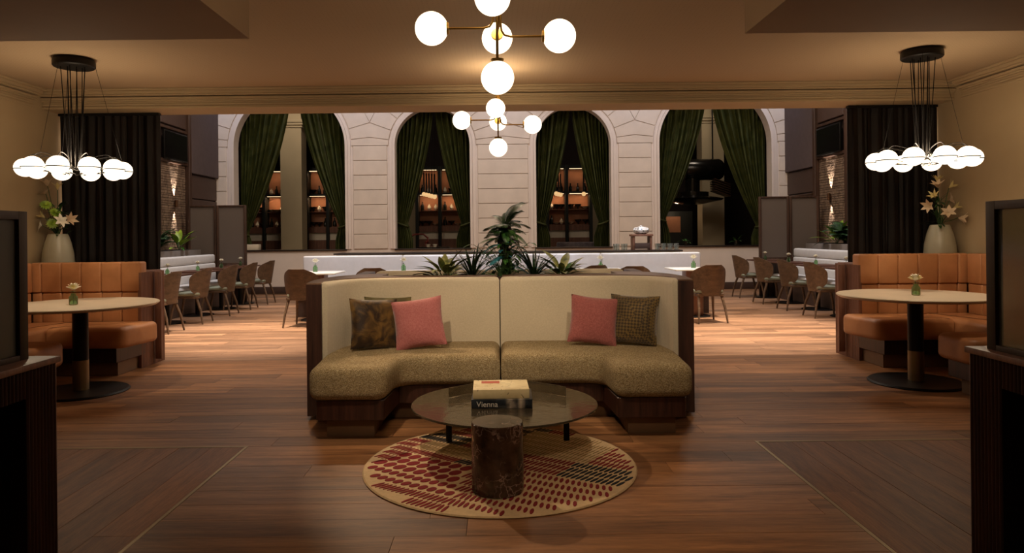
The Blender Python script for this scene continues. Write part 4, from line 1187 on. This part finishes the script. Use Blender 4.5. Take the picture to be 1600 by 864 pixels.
arch_curtain(-2.37, 1, .86, .24, 1.55, 4.3, .99, CY, 'green tied curtain on the left side of the second arch from left')
arch_curtain(-.63, -1, .86, .24, 1.55, 4.3, .99, CY, 'green tied curtain on the right side of the second arch from left', 8)
arch_curtain(.83, 1, .86, .24, 1.55, 4.3, .99, CY, 'green tied curtain on the left side of the third arch from left', 8)
arch_curtain(2.57, -1, .86, .24, 1.55, 4.3, .99, CY, 'green tied curtain on the right side of the third arch from left')
arch_curtain(3.63, 1, 1.26, .24, 1.60, 4.72, .99, CY, 'green tied curtain on the left side of the far right arch', 10)
arch_curtain(6.21, -1, 1.28, .22, 1.45, 4.72, .99, CY, 'green curtain on the right side of the far right arch', 10)

# ================================================================== DINING HALL FURNITURE
def make_chair():
    c = thing('dining_chair', '', 'chair')
    def shell(u, v):
        x = (2 * u - 1)
        W_ = .268 * (.90 + .10 * min(1, v * 1.5)) * max(.16, (1 - abs(2 * v - 1) ** 3.2)) ** .46
        X = x * W_
        return (X, -.245 + .20 * (X / .26) ** 2 - .075 * v, .395 + .44 * v)
    B().grid(shell, 16, 14, .012).done('backrest', M['chair_wood'], c)
    B().prism(round_poly([(-.20, -.20), (.20, -.20), (.225, .23), (-.225, .23)], .10, 5), .425, .478, .018, 3).done('seat', M['chair_seat'], c)
    B().prism(round_poly([(-.21, -.19), (.21, -.19), (.19, .20), (-.19, .20)], .05, 3), .385, .424, .004, 1).done('seat_frame', M['chair_wood'], c)
    for sx in (-1, 1):
        for sy in (-1, 1):
            B().tube([(sx * .17, sy * .15, .40), (sx * .195, sy * .20 - (.02 if sy < 0 else 0), .2), (sx * .215, sy * .225 - (.03 if sy < 0 else 0), .0)], [.022, .018, .012], 10).done('leg', M['chair_wood'], c)
    return c
chair0 = make_chair()
first = [True]
def chair(x, y, rz, label, group):
    global chair0
    if first[0]:
        first[0] = False; o = chair0; o.location = (x, y, 0); o.rotation_euler = (0, 0, rz); o['label'] = label
    else: o = copy_thing(chair0, (x, y, 0), rz, label)
    o['group'] = group; return o
LG, RG = 'dining chairs of the left row', 'dining chairs of the right row'
for i, (y, d) in enumerate(((9.68, 'partly hidden behind the left booth end'), (10.7, 'second from the left booth end'), (11.78, 'third from the left booth end'), (12.73, 'fourth from the left booth end'), (13.72, 'farthest, nearest the cream wall'))):
    chair(-4.70, y, PI / 2 + random.uniform(-.06, .06), 'walnut shell chair in left row, ' + d, LG)
for i, (y, d) in enumerate(((10.66, 'nearest the right booth end'), (11.68, 'second from the right booth end'), (12.78, 'third from the right booth end'), (13.95, 'farthest, nearest the cream wall'))):
    chair(4.93, y, -PI / 2 + random.uniform(-.06, .06), 'walnut shell chair in right row, ' + d, RG)
CG = 'dining chairs of the centre tables'
chair(-2.84, 10.22, -.12, 'walnut chair seen from behind just left of the beige sofa', CG)
chair(2.99, 10.22, .12, 'walnut chair seen from behind just right of the beige sofa', CG)
chair(-1.85, 10.35, .1, 'walnut chair back peeking over the sofa roll on the left', CG)
chair(1.34, 10.50, .35, 'turned walnut chair peeking over the sofa roll beside the right table vase', CG)
chair(1.90, 10.10, -.05, 'walnut chair back peeking over the right end of sofa roll', CG)

def cafe_table(x, y, wx, wy, mat, label, group, ped='black'):
    t = thing('dining_table', label, 'table', (x, y, 0), 0, group)
    B().prism(round_poly([(-wx / 2, -wy / 2), (wx / 2, -wy / 2), (wx / 2, wy / 2), (-wx / 2, wy / 2)], .03, 3), .718, .742, .004, 2).done('tabletop', mat, t)
    if ped == 'black': B().lathe([(.035, .02), (.035, .718)], 20).done('column', M['black_metal'], t)
    else: B().box(-.13, .13, -.13, .13, .02, .718, .004).done('column', M['shell_wood'], t)
    B().lathe([(0, .0006), (.26, .0006), (.262, .008), (.24, .018), (.03, .02), (0, .02)], 40).done('base_plate', M['black_metal'], t)
for i, (yy, d) in enumerate(((9.68, 'nearest'), (10.7, 'second'), (11.78, 'third'), (12.78, 'fourth'), (13.72, 'farthest'))):
    cafe_table(-5.06, yy, .60, .66, M['walnut_x'], 'small dark-topped table at the left white bench, %s from the camera' % d, 'tables of the left row')
    if i: bud_vase(-5.05, yy, .742, 'bud vase on the %s table of the left row' % d, 'bud vases on the left row tables', 'white', 1.0)
for i, (yy, d) in enumerate(((9.66, 'nearest'), (10.66, 'second'), (11.68, 'third'), (12.78, 'fourth'), (13.90, 'farthest'))):
    cafe_table(5.28, yy, .60, .66, M['walnut_x'], 'small dark-topped table at the right white bench, %s from the camera' % d, 'tables of the right row')
    if i: bud_vase(5.25, yy, .742, 'bud vase on the %s table of the right row' % d, 'bud vases on the right row tables', 'white', 1.0)
for i, (xx, d) in enumerate(((-2.83, 'leftmost'), (-1.45, 'second from left'), (1.55, 'third from left'), (3.0, 'rightmost'))):
    cafe_table(xx, 10.95, .72, .72, M['white_table'], 'white-topped table at the long white banquette, ' + d, 'white centre tables', 'wood')
    bud_vase(xx - .05 if xx < 0 else xx + .03, 11.0, .742, 'bud vase on the %s white centre table' % d, 'bud vases on the white tables', 'white', 1.25)

# benches
def side_bench(s, X, side):
    b = thing('white_bench', 'white tufted leather bench along the %s hall wall' % side, 'bench', (0, 0, 0))
    y0, y1 = 9.3, 13.9
    def bx(a, c, *r, **k):
        u, v = sorted((X + s * a, X + s * c)); return B().box(u, v, *r, **k)
    # s points from the wall into the room
    for z0, z1, d in ((.46, .63, .15), (.63, .80, .14), (.80, .965, .13)):
        bx(0, d, y0, y1, z0, z1, bev=.035, seg=4).done('back_roll', M['white_leather'], b)
    bx(.0, .56, y0, y1, .34, .47, bev=.04, seg=4).done('seat_cushion', M['white_leather'], b)
    bx(.03, .50, y0 + .02, y1 - .02, 0, .34).done('base', M['hall_panel'], b)
side_bench(1, -5.74, 'left'); side_bench(-1, 5.93, 'right')
cb = thing('long_banquette', 'long white leather banquette below the two middle arches', 'bench', (0, 0, 0))
xs = [-3.30, -1.63, .04, 1.71, 3.38]
for a, b in zip(xs, xs[1:]):
    B().box(a + .002, b - .002, 11.8, 11.98, .44, .965, .03, 4).done('back_cushion', M['white_leather'], cb)
    B().box(a + .002, b - .002, 11.28, 11.82, .30, .46, .04, 4).done('seat_cushion', M['white_leather'], cb)
B().box(-3.28, 3.36, 11.32, 11.96, .0, .30).done('base', M['hall_panel'], cb)
sb = thing('service_counter', 'low dark-topped service counter behind the long white banquette', 'counter', (0, 0, 0))
B().box(-2.80, 3.10, 12.08, 12.68, 0, .975).done('body', M['cream'], sb)
B().box(-2.84, 3.14, 12.04, 12.72, .975, 1.0, .004).done('top', M['counter_dark'], sb)
# wooden stand with bowl, glasses
st = thing('wooden_stand', 'small wooden stand on the counter between the right arches', 'stand', (2.50, 12.4, 1.0))
for s in (-1, 1): B().box(*sorted((s * .13, s * .165)), -.12, .12, 0, .24, .003).done('leg', M['shell_wood'], st)
B().box(-.185, .185, -.14, .14, .24, .275, .005).done('top', M['shell_wood'], st)
B().box(-.13, .13, -.11, .11, .02, .12, .004).done('shelf_box', M['hall_panel'], st)
o = B().lathe([(0, 0), (.08, 0), (.13, .03), (.145, .07), (.12, .115), (.04, .13), (.02, .15), (0, .155)], 32).done('patterned_pot', M['patterned'], None, loc=(2.50, 12.4, 1.2755))
tag(o, 'black and white patterned lidded pot on the wooden stand', 'pot')
gl0 = None
for k in range(12):
    x = (2.02 + k * .07) if k < 4 else (2.75 + (k - 4) * .055)
    loc = (x, 12.3 + .12 * (k % 2), 1.0)
    if gl0 is None:
        gl0 = B().lathe([(0, .0), (.026, 0), (.032, .11), (.030, .11), (.024, .006), (0, .006)], 16).done('drinking_glass', M['clear_glass'], None, loc=loc); o = gl0
        tag(o, '', 'glass')
    else:
        o = gl0.copy(); COL.objects.link(o); o.location = loc
    o['label'] = 'clear tumbler on the service counter, %s of the %s row beside the wooden stand' % (('first', 'second', 'third', 'fourth', 'fifth', 'sixth', 'seventh', 'last')[k if k < 4 else k - 4], 'left' if k < 4 else 'right')
    o['group'] = 'tumblers on the service counter'

# divider screens
def divider(x0, x1, ztop, label):
    d = thing('divider_screen', label, 'screen', ((x0 + x1) / 2, 14.15, 0), 0, 'divider screens at the bench ends'); w2 = (x1 - x0) / 2
    for s in (-1, 1): B().box(*sorted((s * w2, s * (w2 - .045))), -.03, .03, 0, ztop, .004).done('post', M['dark_frame'], d)
    B().box(-w2 + .045, w2 - .045, -.03, .03, ztop - .03, ztop, .004).done('rail', M['dark_frame'], d)
    B().box(-w2 + .045, w2 - .045, -.03, .03, .0, .78, .004).done('lower_panel', M['dark_frame'], d)
    B().box(-w2 + .045, w2 - .045, -.008, .008, .78, ztop - .03).done('reeded_pane', M['divider_glass'], d)
divider(-6.24, -5.68, 1.94, 'grey reeded divider screen left of its pair beside left bench')
divider(-5.67, -5.08, 1.94, 'grey reeded divider screen right of its pair, by the far left arch')
divider(5.22, 5.82, 2.0, 'grey reeded divider screen left of its pair, by the far right arch')
divider(5.83, 6.42, 2.0, 'grey reeded divider screen right of its pair beside right bench')

wall_frond = frond_mesh(.55, 16, .20, .024, .5, .8, M['leaf_dark'])
# wall planters with greenery
for s, X, side in ((1, -6.10, 'left'), (-1, 6.26, 'right')):
    for k, (ya, yb) in enumerate(((10.6, 12.3), (12.33, 14.0))):
        p = thing('wall_planter', 'grey planter box behind the %s white bench, %s one' % (side, ('nearer', 'farther')[k]), 'planter', (X, (ya + yb) / 2, 0), 0, 'grey planters behind the benches')
        L = (yb - ya) / 2
        B().box(-.17, .17, -L, L, 0, 1.06, .006).done('box', M['planter_grey'], p); B().box(-.15, .15, -L + .02, L - .02, 1.06, 1.065).done('soil', M['soil'], p)
    def pl_(y, kind, label, seed, sc_):
        if kind == 'palm':
            q = thing('potted_palm', label, 'plant', (X, y, 1.062)); r = random.Random(seed)
            for i in range(18): put_leaf(q, (0, 0, .1 * r.random()), -s * PI / 2 + r.uniform(-1.75, 1.75), r.uniform(.1, .75), wall_frond, r.uniform(.7, 1.0) * sc_, name='frond')
            B().tube([(0, 0, 0), (0, 0, .2)], .03, 8).done('trunk', M['bark'], q)
        else:
            aglaonema(X + .02 * s, y, label, seed, sc_, 1.062, ('leaf_lime', 'leaf_mid'), 18, 'leafy_plant', s)
    pl_(12.55 if s > 0 else 12.75, 'palm', 'dark arching palm in the %s wall planter by the sconce' % side, 41 + s, 1.0)
    pl_(13.35 if s > 0 else 13.0, 'leaf', 'bright lit leafy plant in the %s wall planter' % side, 51 + s, 1.9)
    pl_(11.6, 'leaf', 'leafy plant nearer the dark curtain in the %s wall planter' % side, 61 + s, 1.3)

# ================================================================== BEYOND THE ARCHES
def shelf_unit(xs, Y, label, low=True):
    c = thing('lit_shelf_cabinet', label, 'cabinet', (0, Y, 0))
    x0, x1 = xs[0], xs[-1]
    B().box(x0, x1, .40, .44, 0, 3.35).done('back_panel', M['terracotta'], c)
    for x in xs: B().box(x - .045, x + .045, 0, .40, 0, 3.35, .005).done('upright', M['velvet_post'], c)
    for a, b in zip(xs, xs[1:]):
        a += .05; b -= .05
        B().box(a, b, .0, .40, 2.50, 2.56).done('shelf', M['velvet_post'], c)
        for z in (2.02, 1.56): B().box(a, b, .23, .40, z, z + .02).done('shelf', M['shell_wood'], c)
        B().box(a, b, .05, .40, 1.40, 1.56).done('drawer_front', M['shell_wood'], c)
        B().box(a, b, .10, .40, 1.18, 1.40).done('pale_backsplash', M['white_ceramic'], c)
        B().box(a, b, .02, .40, .0, 1.18).done('lower_cupboard', M['shell_wood'], c)
        B().box(a, b, .0, .40, 3.25, 3.35).done('top_rail', M['velvet_post'], c)
        B().box(a + .04, b - .04, .06, .10, 3.235, 3.25).done('led_strip', M['led'], c)
        B().box(a + .04, b - .04, .06, .10, 2.487, 2.50).done('led_strip', M['led'], c)
        m = (a + b) / 2
        light('AREA', 'shelf_light', (m, Y + .16, 3.22), (m, Y + .3, 2.5), .9, (1, .66, .38), b - a - .1, sizey=.05)
        light('AREA', 'shelf_light', (m, Y + .16, 2.47), (m, Y + .3, 1.5), 1.9, (1, .66, .38), b - a - .1, sizey=.05)
M['velvet_post'] = plain('black_green_post', hx('#14150e'), .6)
BYY = 21.0
UN = [([-7.60, -7.02, -6.43], 'left lit terracotta shelf cabinet seen in the far left arch'), ([-5.75, -5.12, -4.45], 'right lit terracotta shelf cabinet seen in the far left arch'),
      ([-2.45, -1.77, -1.10], 'lit terracotta shelf cabinet seen in the second arch from left'), ([1.45, 2.03, 2.75], 'lit terracotta shelf cabinet seen in the third arch from left')]
for xs, lb in UN: shelf_unit(xs, BYY, lb)
orn = {
 'bottle': ([(0, 0), (.05, 0), (.05, .14), (.018, .19), (.018, .26), (0, .26)], 'dark_bottle', 'bottle'),
 'small_vase': ([(0, 0), (.03, 0), (.06, .06), (.05, .12), (.02, .16), (.03, .19), (0, .19)], 'white_ceramic', 'vase'),
 'bowl': ([(0, 0), (.03, 0), (.10, .06), (.11, .07), (.09, .065), (0, .015)], 'white_ceramic', 'bowl'),
 'dark_bowl': ([(0, 0), (.02, 0), (.02, .05), (.10, .11), (.11, .14), (.09, .13), (0, .07)], 'dark_bottle', 'bowl')}
OM = {k: B().lathe(p, 16).mesh(k) for k, (p, m, c) in orn.items()}
rr = random.Random(77)
names = {0: 'far left arch, left cabinet', 1: 'far left arch, right cabinet', 2: 'second arch', 3: 'third arch'}
for ui, (xs, lb) in enumerate(UN):
    for zi, z in enumerate((2.561, 2.046, 1.586)):
        for bi, (a, b) in enumerate(zip(xs, xs[1:])):
            for k in range(3):
                kind = rr.choice(list(orn)); x = a + .14 + (b - a - .28) * k / 2
                o = put(kind, OM[kind], M[orn[kind][1]], None, (x, BYY + .31, z), (0, 0, rr.uniform(0, 6)))
                tag(o, '%s %s, %s in %s bay, %s shelf, %s' % ({'bottle': 'dark', 'small_vase': 'pale', 'bowl': 'pale', 'dark_bowl': 'black footed'}[kind], orn[kind][2], ('leftmost', 'middle', 'rightmost')[k], ('left', 'right')[bi], ('top', 'middle', 'lower')[zi], names[ui]), orn[kind][2], 'ornaments on the lit shelves')
# pendants of amber globes in front of the cabinets
def amber(x, y, ztop, z, label):
    p = thing('amber_pendant', label, 'pendant lamp', (x, y, 0), 0, 'amber pendants beyond the middle arches')
    B().tube([(0, 0, 6.0), (0, 0, z + .55)], .006, 6).done('cord', M['black_metal'], p)
    B().lathe([(0, z + .60), (.02, z + .58), (.022, z + .10), (.05, z + .06), (0, z + .05)], 12).done('holder', M['black_metal'], p)
    B().sphere((0, 0, z), .06, 16).done('globe', M['bulb_amber'], p)
wd = ('first', 'second', 'third', 'fourth', 'fifth')
for k in range(5):
    amber(-2.05 + k * .10, 19.3 - k * .3, 6, 2.42 - .035 * k, 'amber globe pendant in the second arch, %s from left' % wd[k])
for k in range(3):
    amber(1.55 + k * .085, 19.0 + k * .3, 6, 2.38, 'amber globe pendant in the third arch, %s from left' % wd[k])
amber(2.33, 19.3, 6, 2.38, 'amber globe pendant in the third arch, by the right curtain')
# furniture beyond
def far_table(x, y, w_, label):
    t = thing('side_table', label, 'table', (x, y, 0))
    B().lathe([(0, .96), (w_, .96), (w_, 1.0), (0, 1.0)], 24).done('tabletop', M['black_metal'], t)
    B().lathe([(0, 0), (w_ * .5, 0), (w_ * .5, .02), (.05, .04), (.05, .96), (0, .96)], 20).done('pedestal', M['black_metal'], t)
far_table(-1.65, 17.6, .42, 'dark high table seen through the second arch from left')
for k, (dx, lb) in enumerate(((-.12, 'small white cup on the dark table in second arch'), (.05, 'white saucer bowl on the dark table in second arch'))):
    o = B().lathe([(0, 0), (.04, 0), (.06, .07), (.055, .07), (.03, .01), (0, .01)], 16).done('cup', M['white_ceramic'], None, loc=(-1.65 + dx, 17.5, 1.0)); tag(o, lb, 'cup')
rc = thing('red_armchair', 'red wooden armchair frame beside the left curtain of second arch', 'chair', (-2.12, 18.3, 0))
for sx in (-.24, .24):
    for sy in (-.22, .22): B().box(sx - .02, sx + .02, sy - .02, sy + .02, 0, 1.25 if sy > 0 else 1.10, .003).done('leg', M['red_lacquer'], rc)
    B().box(sx - .025, sx + .025, -.25, .25, 1.10, 1.14, .003).done('armrest', M['red_lacquer'], rc)
B().tube([(-.24, .22, 1.22), (-.12, .26, 1.32), (.12, .26, 1.32), (.24, .22, 1.22)], .022, 8).done('back_rail', M['red_lacquer'], rc)
B().box(-.25, .25, -.24, .24, .80, .85, .01).done('seat', M['grey_velvet'], rc)
vb = thing('velvet_booth', 'rounded grey-mauve velvet seat back in the third arch', 'booth', (2.05, 17.6, 0))
arcp = [(.62 * math.cos(a), .35 * math.sin(a)) for a in [PI + PI * k / 20 for k in range(21)]]; arci = [(x * .85, y * .8) for x, y in arcp]
B().prism(arcp + arci[::-1], .0, 1.09, .03, 3).done('backrest', M['grey_velvet'], vb)
B().prism(arcp, 0, .5, .03, 2).done('seat', M['grey_velvet'], vb)
o = B().box(-.17, .17, -.1, .1, 0, .13, .01).done('white_box', M['white_ceramic'], None, loc=(-5.66, WY + .13, SILL + .031)); tag(o, 'small white box on the left arch sill by the divider screen', 'box')
# black extraction hood like sculpture in the right arch
h = thing('black_hood', 'huge glossy black metal hood and louvred funnel in far right arch', 'hood', (5.2, 18.4, 0))
mxx = Matrix.Translation((.0, 0, 2.93)) @ Matrix.Rotation(PI / 2, 4, 'Y')
M['gloss_black'] = plain('gloss_black', hx('#1a1713'), .22, .5, bump=0)
B().lathe([(0, -.35), (.26, -.35), (.28, -.3), (.28, .55), (.24, .62), (.22, .64), (0, .64)], 40, mx=mxx).done('drum', M['gloss_black'], h)
B().lathe([(0, 2.02), (.2, 2.02), (.75, 2.13), (.80, 2.17), (.42, 2.24), (.42, 2.34), (.2, 2.36), (.2, 2.7), (0, 2.7)], 40, mx=Matrix.Translation((-.15, 0, 0))).done('funnel', M['gloss_black'], h)
for k in range(6):
    B().box(-.22, .22, -.2, .2, -.012, .012, mx=Matrix.Translation((.56, -.1, 2.30 + k * .06)) @ Matrix.Rotation(.35, 4, 'Y')).done('louvre', M['bronze'], h)
for x in (-.2, .4): B().tube([(x, 0, 3.15), (x, 0, 6.0)], .02, 8).done('hanger', M['black_metal'], h)
db = thing('dark_cabinet', 'dark bar cabinet with red glints in far right arch', 'cabinet', (5.05, 20.0, 0))
B().box(-.55, .45, 0, .4, 0, 1.9, .01).done('body', M['velvet_post'], db)
B().box(-.40, .10, -.01, 0, 1.3, 1.75).done('lit_panel', M['terracotta'], db)
light('POINT', 'cabinet_glint', (4.9, 19.6, 1.9), (0, 0, 0), 3, WARM, .05)
for k, (x, sc_) in enumerate(((4.35, .9), (5.52, 1.0), (6.15, 1.1))):
    pt = thing('plant_pot', 'small dark plant pot on far right arch sill, %s' % ('left', 'middle', 'right by the screen')[k], 'pot', (x * .985, WY + .13, SILL + .031))
    B().lathe([(0, 0), (.05, 0), (.065, .11), (.058, .11), (.05, .02), (0, .02)], 20).done('pot', M['dark_bottle'], pt)
    aglaonema(x * .985, WY + .13, 'small green plant on far right arch sill, %s' % ('left', 'middle', 'right by the screen')[k], 80 + k, .9 * sc_, SILL + .08, ('leaf_mid', 'leaf_dark'), 10, 'sill_plant')
